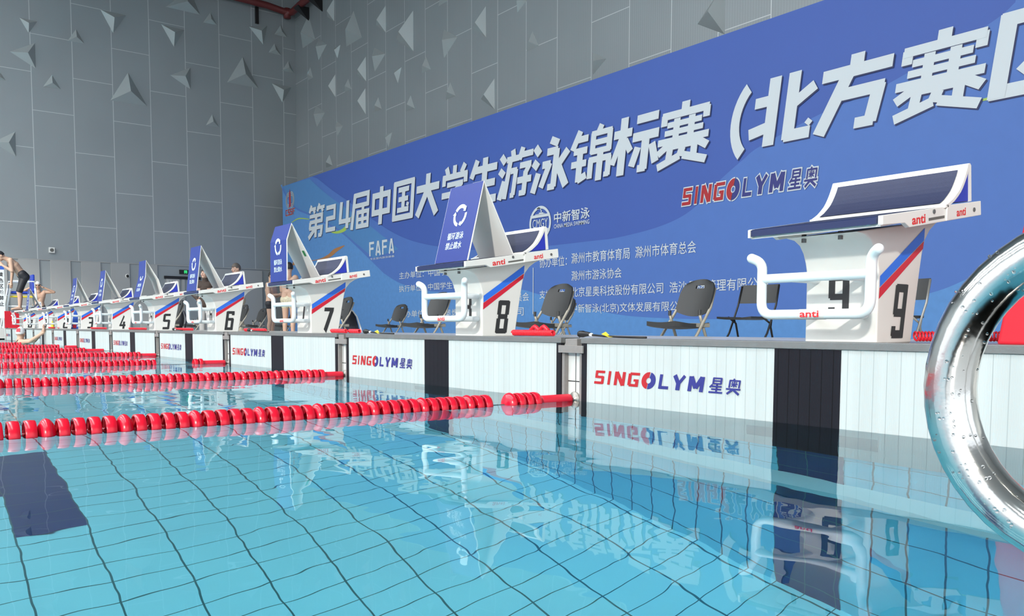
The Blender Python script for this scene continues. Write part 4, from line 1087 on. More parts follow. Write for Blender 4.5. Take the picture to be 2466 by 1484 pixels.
CH = [(1380, 681, 0.0, 'black plastic folding chair right of block 8, the front one of two overlapping'),
      (1386, 716, -0.12, 'black plastic folding chair half hidden behind the chair right of block 8'),
      (1722, 670, -0.05, 'black plastic folding chair alone between blocks 8 and 9, left of the all-black chair'),
      (1083, 702, 0.05, 'black plastic folding chair seen through the grips of block 8'),
      (981, 732, 0.12, 'small distant black plastic folding chair left of block 8'),
      (850, 714, 0.0, 'black plastic folding chair with a dark jacket, right of block 7')]
FAR = [(643, 742, 0.10, 'black folding chair behind the swimmer in black briefs'),
       (714, 748, 0.0, 'black folding chair seen through the grips of block 7'),
       (598, 733, 0.08, 'black folding chair in front of the man in camouflage trousers'),
       (498, 738, 0.0, 'black folding chair seen through the grips of block 6'),
       (441, 722, 0.0, 'black folding chair between blocks 5 and 6')]
jack_loc = None
for u, v, rz, lab in CH + FAR:
    r = plc if first else copy_tree(plc); first = False
    place_corner(r, u, v, rz); r['label'] = lab
    if 'jacket' in lab: jack_loc = r.location.copy()
mtl = make_metal_chair(); place_corner(mtl, 1876, 684, 0.06, 0.775, (0.21, 0.24)); mtl['label'] = 'thin all-black metal folding chair left of block 9'
m2 = copy_tree(mtl); place_corner(m2, 2240, 670, -0.05, 0.775, (0.21, 0.24)); m2['label'] = 'black folding chair with grey steel legs behind block 9'
for c in m2.children:
    if 'leg' in c.name or 'link' in c.name:
        c.data = c.data.copy(); c.data.materials[0] = GREYMET

# jacket on the floor side of that chair
b = MB(); vs, fs = [], []
prof = [(0.0, 0.62), (0.10, 0.60), (0.16, 0.50), (0.20, 0.36), (0.24, 0.2), (0.27, 0.02)]
for i, (yy, z) in enumerate(prof):
    for k in range(7):
        s = -1 + k / 3; vs.append((s * (0.20 + 0.02 * i), yy + 0.012 * math.sin(k * 2.1 + i), z))
n = len(vs); vs += [(x, y - 0.03, z - 0.01) for x, y, z in vs]
for i in range(len(prof) - 1):
    for k in range(6):
        a = i * 7 + k; fs += [(a, a + 1, a + 8, a + 7), (a + n + 7, a + n + 8, a + n + 1, a + n)]
for k in range(6): fs += [(k, k + n, k + 1 + n, k + 1), (35 + k + 1, 35 + k + 1 + n, 35 + k + n, 35 + k)]
for i in range(5): a = i * 7; fs += [(a, a + 7, a + 7 + n, a + n), (a + 6, a + 6 + n, a + 13 + n, a + 13)]
t = thing('jacket', 'dark navy jacket with white piping hanging behind the chair by block 7', 'jacket', (jack_loc.x - 0.27, jack_loc.y + 0.27, DZ))
smooth_angle(b.add(vs, fs).build('cloth', NAVYCL, t), 60)
MB().tube([(0.21, 0.02, 0.62), (0.235, 0.12, 0.59), (0.26, 0.18, 0.5), (0.28, 0.22, 0.36), (0.30, 0.26, 0.2), (0.32, 0.29, 0.02)], 0.012, 8).build('piping', WHITE2, t, smooth=True)

# ================================================================== CABLES ON THE PLATFORM
def coil(name, lab, p0, p1, r=0.012, turns=30, humps=1):
    p0, p1 = Vector(p0), Vector(p1); d = p1 - p0; t = thing(name, lab, 'cable', p0, 0, 'red coiled cables on the platform edge')
    nx = d.normalized().cross(Vector((0, 0, 1))).normalized(); pts = []
    for k in range(turns * 8 + 1):
        a = k / 8 * 2 * math.pi; f = k / (turns * 8)
        pts.append(d * f + nx * r * math.cos(a) + Vector((0, 0, r * math.sin(a) + r + 0.004)))
    MB().tube(pts, 0.004, 6).build('coil', COIL, t, smooth=True)
    return t
ZP = PZ + 0.006
t = coil('coiled_cable', 'red coiled cable lying to the right of block 8', (-0.86, 0.30, ZP), (-0.47, 0.28, ZP), 0.014, 34)
pts = [(0.1 + 0.16 * k / 12, 0.05, 0.032 + 0.022 * math.sin(k / 12 * math.pi * 2) ** 2) for k in range(13)]
MB().tube(pts, 0.013, 8).build('cable_hump', COIL, t, smooth=True)
coil('coiled_cable', 'red coiled cable lying to the right of block 9', (1.46, 0.40, ZP), (1.66, 0.70, ZP), 0.016, 28)
for ua, ub, lab in [(799, 834, 'red coiled cable lying to the right of block 7'), (842, 866, 'short red coiled cable beside the grey bracket right of block 7'), (590, 640, 'red coiled cable between blocks 6 and 7'),
                    (420, 464, 'red coiled cable between blocks 5 and 6'), (312, 352, 'red coiled cable between blocks 4 and 5'), (220, 256, 'red coiled cable between blocks 3 and 4'), (118, 142, 'red coiled cable between blocks 2 and 3')]:
    pa, pb_ = lift(ua, 800, y=0.30), lift(ub, 800, y=0.26)
    coil('coiled_cable', lab, (pa.x, 0.30, ZP), (pb_.x, 0.26, ZP), 0.013, 26)
def plug(x, y, lab, length=0.55, tagc=True):
    t = thing('cable_plug', lab, 'plug', (x, y, ZP), 0, 'black cable plugs on the platform edge'); t.scale = (0.8, 0.8, 0.8)
    MB().lathe([(0, 0.0), (0.019, 0.0), (0.021, 0.01), (0.021, 0.035), (0.017, 0.05), (0.014, 0.075), (0.010, 0.10), (0, 0.10)], 14, 'x', (0, 0, 0.021)).build('plug_body', BLKMET, t, smooth=True)
    MB().lathe([(0, 0.098), (0.0105, 0.098), (0.0105, 0.118), (0, 0.118)], 12, 'x', (0, 0, 0.017)).build('sleeve', PRINTW, t, smooth=True)
    MB().tube([(0.11, 0, 0.016), (0.2, 0.01, 0.010), (0.34, 0.0, 0.007), (length, 0.02, 0.005)], 0.006, 8).build('lead', BLKMET, t, smooth=True)
    if tagc:
        MB().add([(0.21, -0.012, 0.022), (0.27, -0.01, 0.004), (0.31, 0.0, 0.006), (0.30, 0.02, 0.014), (0.26, 0.012, 0.012), (0.22, 0.015, 0.036)], [(0, 1, 4, 5), (1, 2, 3, 4)]).build('tape', YELLOW, t)
    return t
plug(0.10 - 0.18, 0.12, 'black cable plug with yellow tape on the pad rail left of block 9')
plug(-2.42, 0.14, 'black cable plug with yellow tape right of block 7', 0.5)
plug(-4.85, 0.16, 'black cable plug beside the bracket right of block 6', 0.6, False)
plug(-7.4, 0.16, 'black cable plug beside the bracket right of block 5', 0.4, False)
t = tag(MB().box(-0.03, 0.03, -0.02, 0.02, 0, 0.035).build('tape_roll', YELLOW, bevel=0.006), 'small yellow roll of tape lying left of block 8', 'tape')
t.location = (-1.62, 0.5, PZ)

# ================================================================== HAND RAIL
t = thing('grab_rail', 'curved chrome pool handrail close to the camera at the right edge', 'handrail', (3.2, -1.885, DZ))
cz, cxr, R = 0.297, 2.802, 0.128
pts = [(3.45, 0, DZ), (3.45, 0, 0.30), (3.42, 0, 0.38), (3.35, 0, 0.42), (3.2, 0, cz + R)]
pts += [(cxr - R * math.sin(a), 0, cz + R * math.cos(a)) for a in [math.pi * k / 24 for k in range(25)]]
pts += [(3.0, 0, cz - R), (3.08, 0, cz - R - 0.01), (3.12, 0, cz - R - 0.05), (3.12, 0, DZ)]
rl = MB().tube([(x - 3.2, y, z - DZ) for x, y, z in pts], 0.0214, 28).build('rail_tube', CHROME, t, smooth=True)
for x in (3.45, 3.12):
    MB().lathe([(0.0, 0.018), (0.022, 0.018), (0.045, 0.012), (0.05, 0.0), (0, 0)], 20, 'z', (x - 3.2, 0, 0)).build('flange', CHROME, t, smooth=True)
b = MB(); random.seed(11)
for k in range(130):
    a = random.uniform(0.05, 3.09); ph = random.gauss(-1.9, 0.6)
    rr = R + 0.0214 * math.cos(ph)
    p = Vector((cxr - rr * math.sin(a) - 3.2, 0.0214 * math.sin(ph), cz + rr * math.cos(a) - DZ))
    b.ball(p, random.uniform(0.0006, 0.0017), seg=8, ring=6)
DROP = bpy.data.materials.new('water_drop'); DROP.use_nodes = True
pb = DROP.node_tree.nodes['Principled BSDF']; pb.inputs['Transmission Weight'].default_value = 1.0; pb.inputs['Roughness'].default_value = 0.0; pb.inputs['IOR'].default_value = 1.33
dr = b.build('water_drops', DROP, t, smooth=True); dr['kind'] = 'stuff'

# ================================================================== RED BIN AT THE RIGHT, RED PANEL AT THE LEFT
t = thing('red_box', 'red tapered plastic box on the platform behind the chrome handrail', 'box', (2.13, 0.55, PZ))
vs = []
for z, k_ in ((0.0, 1.0), (0.445, 0.80)):
    a, c = 0.345 * k_, 0.25 * (1 - (1 - k_) * 0.4); vs += [(-a, -c, z), (a, -c, z), (a, c, z), (-a, c, z)]
MB().add(vs, [(0, 1, 5, 4), (1, 2, 6, 5), (2, 3, 7, 6), (3, 0, 4, 7), (4, 5, 6, 7), (3, 2, 1, 0)]).build('box_body', REDPL, t, bevel=0.012, seg=3)
MB().box(-0.2, 0.2, -0.15, 0.15, 0.44, 0.462).build('lid', REDPL, t, bevel=0.006)
for k, s_ in enumerate(('小心', '地滑')):
    flat('lettering', font(s_, 0.01), (-0.10, -0.252 + 0.045 * (0.25 - 0.11 * k) , 0.24 - 0.11 * k), (0.22, 0, 0), (0, 0.004, 0.08), YELLOW, t)
t = thing('notice_board_red', 'red notice panel with white lettering at the far left end of the platform', 'notice panel', (-22.6, 0.17, PZ))
MB().box(-0.02, 0.02, -0.165, 0.165, 0.0, 0.45).build('board', REDPL, t, bevel=0.004)
for k, ch in enumerate('禁止跳水'):
    flat('lettering', font(ch, 0.02), (0.022, -0.01, 0.345 - k * 0.085), (0, 0.075, 0), (0, 0, 0.07), PRINTW, t)
for yy in (-0.12, 0.12): MB().box(-0.08, 0.02, yy - 0.015, yy + 0.015, 0, 0.02).build('foot', REDPL, t)

# lifeguard chair
t = thing('lifeguard_chair', 'tall white lifeguard chair with blue seat at the far left', 'lifeguard chair', (-25.0, 0.75, DZ))
for x in (-0.3, 0.3):
    for y, yt in ((-0.62, -0.36), (0.36, 0.26)):
        MB().tube([(x, y, 0), (x, yt, 1.42)], 0.028, 10).build('leg', TUBEW, t, smooth=True)
    MB().tube([(x, -0.36, 1.42), (x, -0.34, 1.62), (x, 0.24, 1.62), (x, 0.26, 1.42)], 0.02, 8).build('armrest', TUBEW, t, smooth=True)
for k in range(4):
    zz_ = 0.3 + 0.3 * k; yy = -0.62 + 0.26 * zz_ / 1.42
    MB().tube([(-0.3, yy, zz_), (0.3, yy, zz_)], 0.018, 8).build('rung', TUBEW, t, smooth=True)
    if k < 3: MB().tube([(0.3, yy, zz_), (0.3, 0.33, zz_)], 0.016, 8).build('side_rung', TUBEW, t, smooth=True)
MB().box(-0.28, 0.28, -0.34, 0.24, 1.26, 1.33).build('seat', SEATB, t, bevel=0.02)
MB().box(-0.28, 0.28, 0.19, 0.26, 1.33, 1.82).build('backrest', SEATB, t, bevel=0.02)
MB().box(-0.27, 0.27, -0.32, 0.22, 1.16, 1.20).build('shelf', YELLOW, t)
# white notice board with vertical writing
p = lift(4, 660, x=-24.2)
t = thing('notice_board', 'white standing notice board with black vertical Chinese writing at the left edge', 'notice board', (-24.6, p.y - 0.1, DZ))
MB().box(-0.02, 0.02, -0.6, 0.20, 0.55, 2.03).build('board', PRINTW, t, bevel=0.004)
MB().box(0.0205, 0.0225, -0.5, 0.2, 1.92, 2.03).build('blue_edge', BLUEBAG, t)
for yy in (-0.4, 0.15): MB().tube([(0, yy, 0), (0, yy, 0.6)], 0.02, 8).build('post', TUBEW, t)
for k, ch in enumerate('黄色区域禁止'):
    flat('lettering', font(ch, 0.02), (0.023, 0.06, 1.72 - k * 0.165), (0, 0.11, 0), (0, 0, 0.125), DIGIT, t)

# cool bag and pennant by block 2
t = thing('cool_bag', 'blue cool bag with a white stripe on the platform beside block 2', 'bag', (-16.3, 0.44, PZ))
MB().box(-0.12, 0.12, -0.17, 0.17, 0, 0.105).build('bag_body', BLUEBAG, t, bevel=0.015)
MB().box(0.1205, 0.1225, -0.15, 0.09, 0.035, 0.065).build('stripe', PRINTW, t)
MB().box(0.1205, 0.1230, 0.10, 0.165, 0.02, 0.09).build('patch', REDPL, t)
MB().tube([(0, -0.1, 0.10), (0, -0.07, 0.14), (0, 0.07, 0.14), (0, 0.1, 0.10)], 0.01, 8).build('handle', NAVYCL, t, smooth=True)
t = thing('board_float', 'rounded blue board leaning behind the cool bag', 'float board', (-16.9, 0.78, PZ))
b = MB(); prof = [(-0.11, 0.0), (0.11, 0.0), (0.12, 0.2), (0.10, 0.33), (0.05, 0.42), (0, 0.44), (-0.05, 0.42), (-0.10, 0.33), (-0.12, 0.2)]
b.prism(prof, 0, -0.015, 0.015).build('board_body', BLUEBAG, t, bevel=0.006)
flat('triangle_mark', ([(-0.05, 0.05), (0.05, 0.05), (0.0, 0.13)], [(0, 1, 2)]), (0.017, 0, 0), (0, 1, 0), (0, 0, 1), PRINTW, t)
t = thing('yellow_bottle', 'little yellow bottle standing left of the cool bag', 'bottle', (-17.4, 0.35, PZ))
MB().lathe([(0, 0), (0.03, 0), (0.032, 0.02), (0.03, 0.11), (0.012, 0.14), (0.012, 0.17), (0, 0.17)], 14, 'z').build('bottle_body', YELLOW, t, smooth=True)
# dark backpack between blocks 5 and 6
p = lift(430, 760, y=2.6)
t = thing('backpack', 'dark backpack hanging between blocks 5 and 6', 'backpack', (p.x, 2.6, DZ))
b = MB().ball((0, 0, 0.5), 0.17, 0.11, 0.24).ball((0, -0.06, 0.42), 0.12, 0.08, 0.13); b.build('bag_body', BLKFAB, t, smooth=True)
MB().tube([(0.1, 0.08, 0.68), (0.12, 0.14, 0.5), (0.1, 0.1, 0.3)], 0.015, 8).build('strap', NAVYCL, t, smooth=True)
MB().tube([(-0.05, 0, 0.72), (0, 0, 0.78), (0.05, 0, 0.72)], 0.01, 8).build('handle', NAVYCL, t, smooth=True)
MB().box(-0.15, 0.15, -0.1, 0.1, 0.0, 0.29).build('stool', BLKFAB, t, bevel=0.02)

# ================================================================== PEOPLE
def remesh(b, name, m, parent, vox=0.009, it=4):
    me = b.mesh(name, m); o = bpy.data.objects.new(name, me); COL.objects.link(o)
    md = o.modifiers.new('r', 'REMESH'); md.mode = 'VOXEL'; md.voxel_size = vox; md.use_smooth_shade = True
    sm = o.modifiers.new('s', 'SMOOTH'); sm.iterations = it; sm.factor = 0.5
    dg = bpy.context.evaluated_depsgraph_get()
    nm = bpy.data.meshes.new_from_object(o.evaluated_get(dg))
    bpy.data.objects.remove(o); bpy.data.meshes.remove(me)
    nm.name = name
    if not nm.materials: nm.materials.append(m)
    for p in nm.polygons: p.use_smooth = True
    o = bpy.data.objects.new(name, nm); COL.objects.link(o); o.parent = parent
    return o
def V(*a): return Vector(a)
def hand(b, wrist, d, side_v, curl=0.5, k=1.0):
    """palm, four unequal bent fingers and a thumb; d points along the hand, side_v towards the thumb"""
    d = d.normalized(); side_v = (side_v - d * side_v.dot(d)).normalized(); nrm = d.cross(side_v)
    b.cap(wrist, wrist + d * 0.075 * k, 0.024, 0.026); b.cap(wrist + d * 0.03 * k + side_v * 0.02, wrist + d * 0.08 * k + side_v * 0.026, 0.016, 0.014); b.cap(wrist + d * 0.03 * k - side_v * 0.02, wrist + d * 0.075 * k - side_v * 0.026, 0.015, 0.013)
    for i, ln in enumerate((0.072, 0.082, 0.076, 0.060)):
        s = 0.030 - 0.020 * i; p0 = wrist + d * 0.082 * k + side_v * s
        d1 = (d + nrm * curl * 0.5).normalized(); p1 = p0 + d1 * ln * 0.5
        d2 = (d + nrm * curl * 1.6).normalized(); p2 = p1 + d2 * ln * 0.5
        b.cap(p0, p1, 0.0088, 0.008, 8); b.cap(p1, p2, 0.008, 0.0068, 8)
    p0 = wrist + d * 0.025 + side_v * 0.028; p1 = p0 + (d * 0.6 + side_v * 0.8 + nrm * 0.3).normalized() * 0.036; p2 = p1 + (d * 0.9 + side_v * 0.25 + nrm * 0.4).normalized() * 0.030
    b.cap(p0, p1, 0.013, 0.010, 8); b.cap(p1, p2, 0.010, 0.008, 8)
def person(label, loc, rz, J, fwd, up, skin=SKIN, hair='short', hairm=HAIR, clothes=(), scale=1.0, legs=True, group=None, curl=0.5):
    """J: joints in metres, local frame, the person facing -y. clothes: (name, material, list of (a, b, ra, rb))"""
    t = thing('person', label, 'person', loc, rz, group); t.scale = (scale,) * 3
    J = {k: Vector(v) for k, v in J.items()}
    b = MB(); f = Vector(fwd).normalized(); u = Vector(up); u = (u - f * u.dot(f)).normalized(); sd_ = f.cross(u)
    pel = (J['hipL'] + J['hipR']) / 2; sh = (J['shL'] + J['shR']) / 2
    tv_ = sh - pel; wst = pel + tv_ * 0.36; ch = pel + tv_ * 0.70
    ax = (J['shL'] - J['shR']).normalized()
    b.cap(J['hipL'] * 1.0, J['hipR'], 0.105, 0.105); b.cap(wst + ax * 0.055, wst - ax * 0.055, 0.098, 0.098); b.cap(ch + ax * 0.085, ch - ax * 0.085, 0.110, 0.110)
    for s, sgn in (('L', 1), ('R', -1)):
        b.cap(J['hip' + s], wst + ax * sgn * 0.055, 0.10, 0.095); b.cap(wst + ax * sgn * 0.055, ch + ax * sgn * 0.085, 0.095, 0.108)
        b.cap(ch + ax * sgn * 0.085, J['sh' + s] - ax * sgn * 0.02, 0.105, 0.062)
        b.cap(J['sh' + s], J['el' + s], 0.055, 0.041); b.cap(J['el' + s], J['wr' + s], 0.041, 0.027)
        hd = J['ha' + s] - J['wr' + s]
        tv2 = f if abs(hd.normalized().dot(f)) < 0.8 else u
        hand(b, J['wr' + s], hd, tv2 if 'th' + s not in J else J['th' + s], curl)
        if legs:
            b.cap(J['hip' + s], J['kn' + s], 0.088, 0.056); kn, an = J['kn' + s], J['an' + s]
            cf = kn + (an - kn) * 0.3 + V(0, 0.018, 0); b.cap(kn, cf, 0.053, 0.054); b.cap(cf, an, 0.053, 0.034); b.cap(an, J['to' + s], 0.036, 0.026)
            b.cap(an + V(0, 0.03, -0.03), J['to' + s], 0.030, 0.024)
    nk = sh + (J['head'] - sh) * 0.25
    b.cap(sh, nk, 0.075, 0.062); b.cap(nk, J['head'] - u * 0.05 - f * 0.01, 0.056, 0.054)
    rot = Matrix((sd_, -f, u)).transposed()
    h = J['head']; hp = lambda x, y, z: h + sd_ * x + f * y + u * z
    b.ball(h + u * 0.02, 0.075, 0.094, 0.105, rot=rot); b.ball(hp(0, 0.028, -0.045), 0.058, 0.064, 0.068, rot=rot); b.ball(hp(0, 0.06, -0.085), 0.03, 0.026, 0.026, rot=rot)
    b.cap(hp(0, 0.09, 0.012), hp(0, 0.108, -0.022), 0.010, 0.014); b.ball(hp(0, 0.088, -0.052), 0.024, 0.010, 0.012, rot=rot)
    for s in (-1, 1): b.ball(hp(s * 0.076, -0.005, -0.005), 0.012, 0.022, 0.034, rot=rot); b.ball(hp(s * 0.035, 0.072, -0.022), 0.022, 0.018, 0.02, rot=rot)
    body = remesh(b, 'body', skin, t, 0.0075, 3)
    for s in (-1, 1):
        MB().ball(hp(s * 0.031, 0.083, 0.008), 0.0135, 0.008, 0.008, rot=rot).build('eye', EYEW, t, smooth=True)
        MB().ball(hp(s * 0.031, 0.0895, 0.008), 0.006, 0.004, 0.006, rot=rot).build('iris', EYE, t, smooth=True)
        MB().cap(hp(s * 0.016, 0.092, 0.032), hp(s * 0.048, 0.080, 0.033), 0.005, 0.004).build('eyebrow', hairm, t, smooth=True)
    MB().cap(hp(-0.02, 0.095, -0.053), hp(0.02, 0.095, -0.053), 0.006, 0.006).build('mouth', LIPS, t, smooth=True)
    # hair or cap: upper shell of the skull
    hb = MB(); vs, fs = [], []; N, K = 24, 10
    rx, ry, rz_ = (0.083, 0.103, 0.113) if hair != 'cap' else (0.081, 0.100, 0.114)
    for j in range(K + 1):
        for i in range(N):
            th = 2 * math.pi * i / N; fr_ = math.sin(th)          # th = 90 deg is the face
            low = (1.30 if fr_ > 0.35 else 1.62 if fr_ > -0.2 else (2.05 if hair != 'cap' else 1.85)) if hair != 'cap' else (1.28 if fr_ > 0.4 else 1.55 if fr_ > -0.2 else 1.85)
            p = low * j / K
            vs.append(hp(rx * math.sin(p) * math.cos(th), ry * math.sin(p) * math.sin(th), 0.02 + rz_ * math.cos(p)))
    for j in range(K):
        for i in range(N): fs.append((j * N + i, (j + 1) * N + i, (j + 1) * N + (i + 1) % N, j * N + (i + 1) % N))
    ho = hb.add(vs, fs).build('swim_cap' if hair == 'cap' else 'hair', hairm, t, smooth=True)
    sl = ho.modifiers.new('solid', 'SOLIDIFY'); sl.thickness = 0.006
    if hair == 'bun':
        MB().ball(hp(0, -0.12, -0.02), 0.05, 0.04, 0.05).build('bun', hairm, t, smooth=True)
        MB().ball(hp(0.07, -0.02, -0.02), 0.02, 0.045, 0.07, rot=rot).ball(hp(-0.07, -0.02, -0.02), 0.02, 0.045, 0.07, rot=rot).build('side_hair', hairm, t, smooth=True)
    for nm, m, segs in clothes:
        cb = MB()
        for s in segs:
            a, c = s[0], s[1]
            g = lambda q: J[q] if isinstance(q, str) and q in J else {'pel': pel, 'wst': wst, 'ch': ch, 'nk': nk, 'sh': sh}[q] if isinstance(q, str) else (g(q[0]) + (g(q[1]) - g(q[0])) * q[2]) if isinstance(q, tuple) else q
            cb.cap(g(a), g(c), s[2], s[3])
        remesh(cb, nm, m, t, 0.009, 3)
    return t, hp, J
def torso(ra=0.0):
    return [('hipL', 'hipR', 0.112 + ra, 0.112 + ra)]
def shirt_segs(e=0.012):
    s = [('pel', 'wst', 0.13 + e, 0.125 + e)]
    return s

# 1. man bending on block 0
JM = dict(hipL=(0.09, 0.20, 0.84), hipR=(-0.09, 0.20, 0.84), knL=(0.10, 0.06, 0.46), knR=(-0.10, 0.10, 0.46), anL=(0.10, 0.07, 0.075), anR=(-0.10, 0.10, 0.075), toL=(0.11, -0.10, 0.03), toR=(-0.11, -0.07, 0.03),
          shL=(0.17, -0.10, 1.24), shR=(-0.17, -0.10, 1.24), elL=(0.20, -0.08, 0.97), elR=(-0.20, -0.03, 0.96), wrL=(0.10, -0.26, 1.10), wrR=(-0.19, -0.06, 0.71), haL=(0.05, -0.32, 1.17), haR=(-0.18, -0.07, 0.61), head=(0, -0.29, 1.345))
person('bare-chested man in a black cap and black shorts bending over on starting block 0', (-21.25, 0.12, bz(0.13) + 0.002), 0, JM, (0, -0.8, -0.6), (0, -0.55, 0.83), hair='cap', hairm=BLKFAB,
       clothes=[('shorts', BLKFAB, [('hipL', 'hipR', 0.118, 0.118), (('hipL', 'shL', 0.0), ('hipL', 'shL', 0.16), 0.115, 0.108), (('hipR', 'shR', 0.0), ('hipR', 'shR', 0.16), 0.115, 0.108), ('hipL', ('hipL', 'knL', 0.92), 0.101, 0.071), ('hipR', ('hipR', 'knR', 0.92), 0.101, 0.071)])])
# 2. standing swimmer adjusting goggles
JS = dict(hipL=(0.09, 0.0, 0.90), hipR=(-0.09, 0.0, 0.90), knL=(0.10, -0.01, 0.48), knR=(-0.10, -0.01, 0.48), anL=(0.10, 0.02, 0.075), anR=(-0.10, 0.02, 0.075), toL=(0.11, -0.13, 0.03), toR=(-0.11, -0.13, 0.03),
          shL=(0.19, 0.0, 1.40), shR=(-0.19, 0.0, 1.40), elL=(0.44, -0.08, 1.40), elR=(-0.44, -0.08, 1.40), wrL=(0.20, -0.14, 1.52), wrR=(-0.20, -0.14, 1.52), haL=(0.10, -0.13, 1.56), haR=(-0.10, -0.13, 1.56), head=(0, -0.03, 1.60))
t, hp, J = person('bare-chested swimmer in a white cap adjusting dark goggles behind block 1', (-26.3, 1.30, DZ), 1.35, JS, (0, -1, -0.1), (0, 0, 1), hair='cap', hairm=CAPW, scale=0.985,
       clothes=[('shorts', BLKFAB, [('hipL', 'hipR', 0.116, 0.116), ('hipL', ('hipL', 'knL', 0.6), 0.10, 0.082), ('hipR', ('hipR', 'knR', 0.6), 0.10, 0.082)])])
MB().ball(hp(-0.032, 0.092, 0.01), 0.024, 0.012, 0.016).ball(hp(0.032, 0.092, 0.01), 0.024, 0.012, 0.016).cap(hp(-0.06, 0.08, 0.01), hp(-0.085, 0.0, 0.02), 0.008, 0.008).cap(hp(0.06, 0.08, 0.01), hp(0.085, 0, 0.02), 0.008, 0.008).build('goggles', EYE, t, smooth=True)
# 3. swimmer in the water holding the end wall (faces the wall: turned half round)
JW = dict(hipL=(0.09, 0.10, -0.45), hipR=(-0.09, 0.10, -0.45), knL=(0.10, -0.05, -0.85), knR=(-0.10, -0.05, -0.85), anL=(0.10, 0.1, -1.2), anR=(-0.10, 0.1, -1.2), toL=(0.10, 0.02, -1.3), toR=(-0.10, 0.02, -1.3),
          shL=(0.17, 0.0, 0.035), shR=(-0.17, 0.0, 0.035), elL=(-0.10, -0.24, 0.06), elR=(-0.42, -0.12, 0.05), wrL=(-0.34, -0.36, 0.235), wrR=(-0.46, -0.36, 0.225), haL=(-0.38, -0.38, 0.31), haR=(-0.47, -0.38, 0.31), head=(0.03, -0.02, 0.20))
t, hp, J = person('swimmer in a white cap with a red square holding the end wall in lane 2', (-16.3, -0.40, 0.0), math.pi, JW, (0.85, -0.55, 0.0), (0, 0, 1), hair='cap', hairm=CAPW,
       clothes=[('swimsuit', BLKFAB, [('hipL', 'hipR', 0.112, 0.112), ('pel', 'wst', 0.125, 0.12), ('wst', ('wst', 'ch', 0.6), 0.12, 0.12)])])
for sx in (-0.07, 0.07):
    MB().tube([(sx * 0.8, 0.085, -0.10), (sx * 0.9, 0.085, 0.0), (sx, 0.045, 0.07), (sx, -0.01, 0.085), (sx, -0.07, 0.03)], 0.010, 8).build('strap', BLKFAB, t, smooth=True)
qs = [hp(-0.030, -0.094, 0.035), hp(0.034, -0.092, 0.035), hp(0.032, -0.068, 0.100), hp(-0.028, -0.072, 0.098)]
qs = [q + (q - hp(0, 0, 0.02)).normalized() * 0.013 for q in qs]
MB().add(qs, [(0, 1, 2, 3)]).build('cap_print', REDPL, t)
# 4. woman in brown
def stand(arm='down'):
    d = dict(hipL=(0.09, 0.0, 0.90), hipR=(-0.09, 0.0, 0.90), knL=(0.10, -0.01, 0.48), knR=(-0.10, -0.01, 0.48), anL=(0.10, 0.02, 0.075), anR=(-0.10, 0.02, 0.075), toL=(0.11, -0.13, 0.03), toR=(-0.11, -0.13, 0.03),
             shL=(0.18, 0.0, 1.38), shR=(-0.18, 0.0, 1.38), elL=(0.24, 0.04, 1.10), elR=(-0.24, 0.04, 1.10), wrL=(0.22, -0.06, 0.86), wrR=(-0.22, -0.06, 0.86), haL=(0.21, -0.10, 0.77), haR=(-0.21, -0.10, 0.77), head=(0, -0.03, 1.59))
    if arm == 'front': d.update(elL=(0.21, -0.05, 1.10), elR=(-0.21, -0.05, 1.10), wrL=(0.09, -0.24, 1.13), wrR=(-0.09, -0.24, 1.13), haL=(0.03, -0.30, 1.16), haR=(-0.03, -0.30, 1.16))
    if arm == 'hips': d.update(elL=(0.36, 0.06, 1.14), elR=(-0.36, 0.06, 1.14), wrL=(0.18, 0.0, 0.98), wrR=(-0.18, 0.0, 0.98), haL=(0.12, -0.06, 0.95), haR=(-0.12, -0.06, 0.95))
    return d
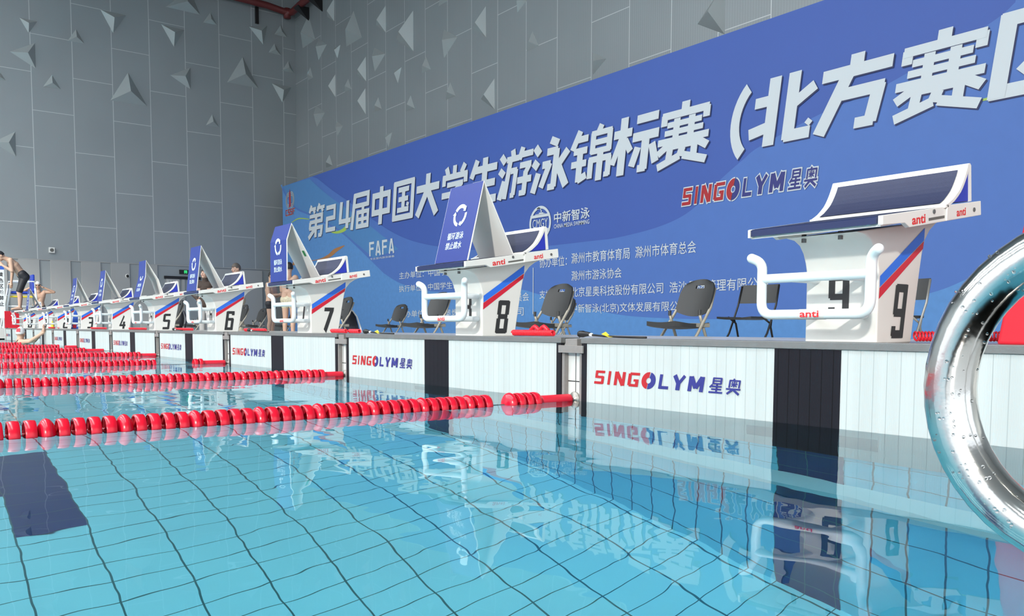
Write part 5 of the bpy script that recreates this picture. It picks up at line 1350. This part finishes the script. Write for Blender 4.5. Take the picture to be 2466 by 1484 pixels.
TOP = [('pel', 'wst', 0.135, 0.132), ('hipL', ('wst', 'ch', 0.1), 0.113, 0.115), ('hipR', ('wst', 'ch', 0.1), 0.113, 0.115), ('wst', 'ch', 0.13, 0.14), (('ch', 'shL', 0.45), ('ch', 'shR', 0.45), 0.122, 0.122), (('ch', 'shL', 0.45), 'shL', 0.118, 0.070), (('ch', 'shR', 0.45), 'shR', 0.118, 0.070),
       ('shL', 'elL', 0.069, 0.056), ('elL', 'wrL', 0.056, 0.040), ('shR', 'elR', 0.069, 0.056), ('elR', 'wrR', 0.056, 0.040), ('sh', 'nk', 0.088, 0.074)]
TROU = [('hipL', 'hipR', 0.122, 0.122), ('hipL', 'knL', 0.106, 0.078), ('knL', ('knL', 'anL', 0.95), 0.078, 0.062), ('hipR', 'knR', 0.106, 0.078), ('knR', ('knR', 'anR', 0.95), 0.078, 0.062)]
p = lift(492, 800, z=0.2)
def spot(u, Y):
    d = ray(u, 789); k = (Y - CAM.y) / d.y; return Vector((CAM.x + k * d.x, Y, DZ))
sw_ = spot(497, 3.2)
person('woman with tied dark hair in a brown turtleneck seen behind block 6', sw_, 0.85, stand('hips'), (-0.1, -1, 0.14), (0, 0, 1), skin=SKIN2, hair='bun', scale=0.945,
       clothes=[('turtleneck', BROWN, TOP + [('nk', ('nk', 'head', 0.25), 0.070, 0.066)]), ('trousers', GREYFAB, TROU)])
sm_ = spot(575, 3.9)
person('man with greying hair, pale shirt and camouflage trousers behind block 6', sm_, 0.1, stand('front'), (0, -1, -0.12), (0, 0, 1), skin=SKIN2, hairm=GHAIR, scale=1.03,
       clothes=[('shirt', GREYFAB, TOP), ('trousers', CAMO, TROU)])
BRIEF = [('hipL', 'hipR', 0.113, 0.113), (('hipL', 'knL', 0.02), ('hipL', 'knL', 0.18), 0.10, 0.094), (('hipR', 'knR', 0.02), ('hipR', 'knR', 0.18), 0.10, 0.094)]
s1 = spot(654, 5.2)
person('dark-haired swimmer in black briefs with hands held in front, left of block 7', s1, 2.35, stand('front'), (0, -1, -0.45), (0, -0.3, 1), scale=1.0, clothes=[('swim_briefs', BLKFAB, BRIEF)])
s2 = spot(697, 4.85)
person('dark-haired swimmer in floral trunks with back turned behind block 7', s2, 3.75, stand('front'), (0.55, -1, -0.1), (0, 0, 1), scale=1.05, clothes=[('swim_trunks', FLORAL, BRIEF + [(('hipL', 'knL', 0.1), ('hipL', 'knL', 0.32), 0.10, 0.088), (('hipR', 'knR', 0.1), ('hipR', 'knR', 0.32), 0.10, 0.088)])])
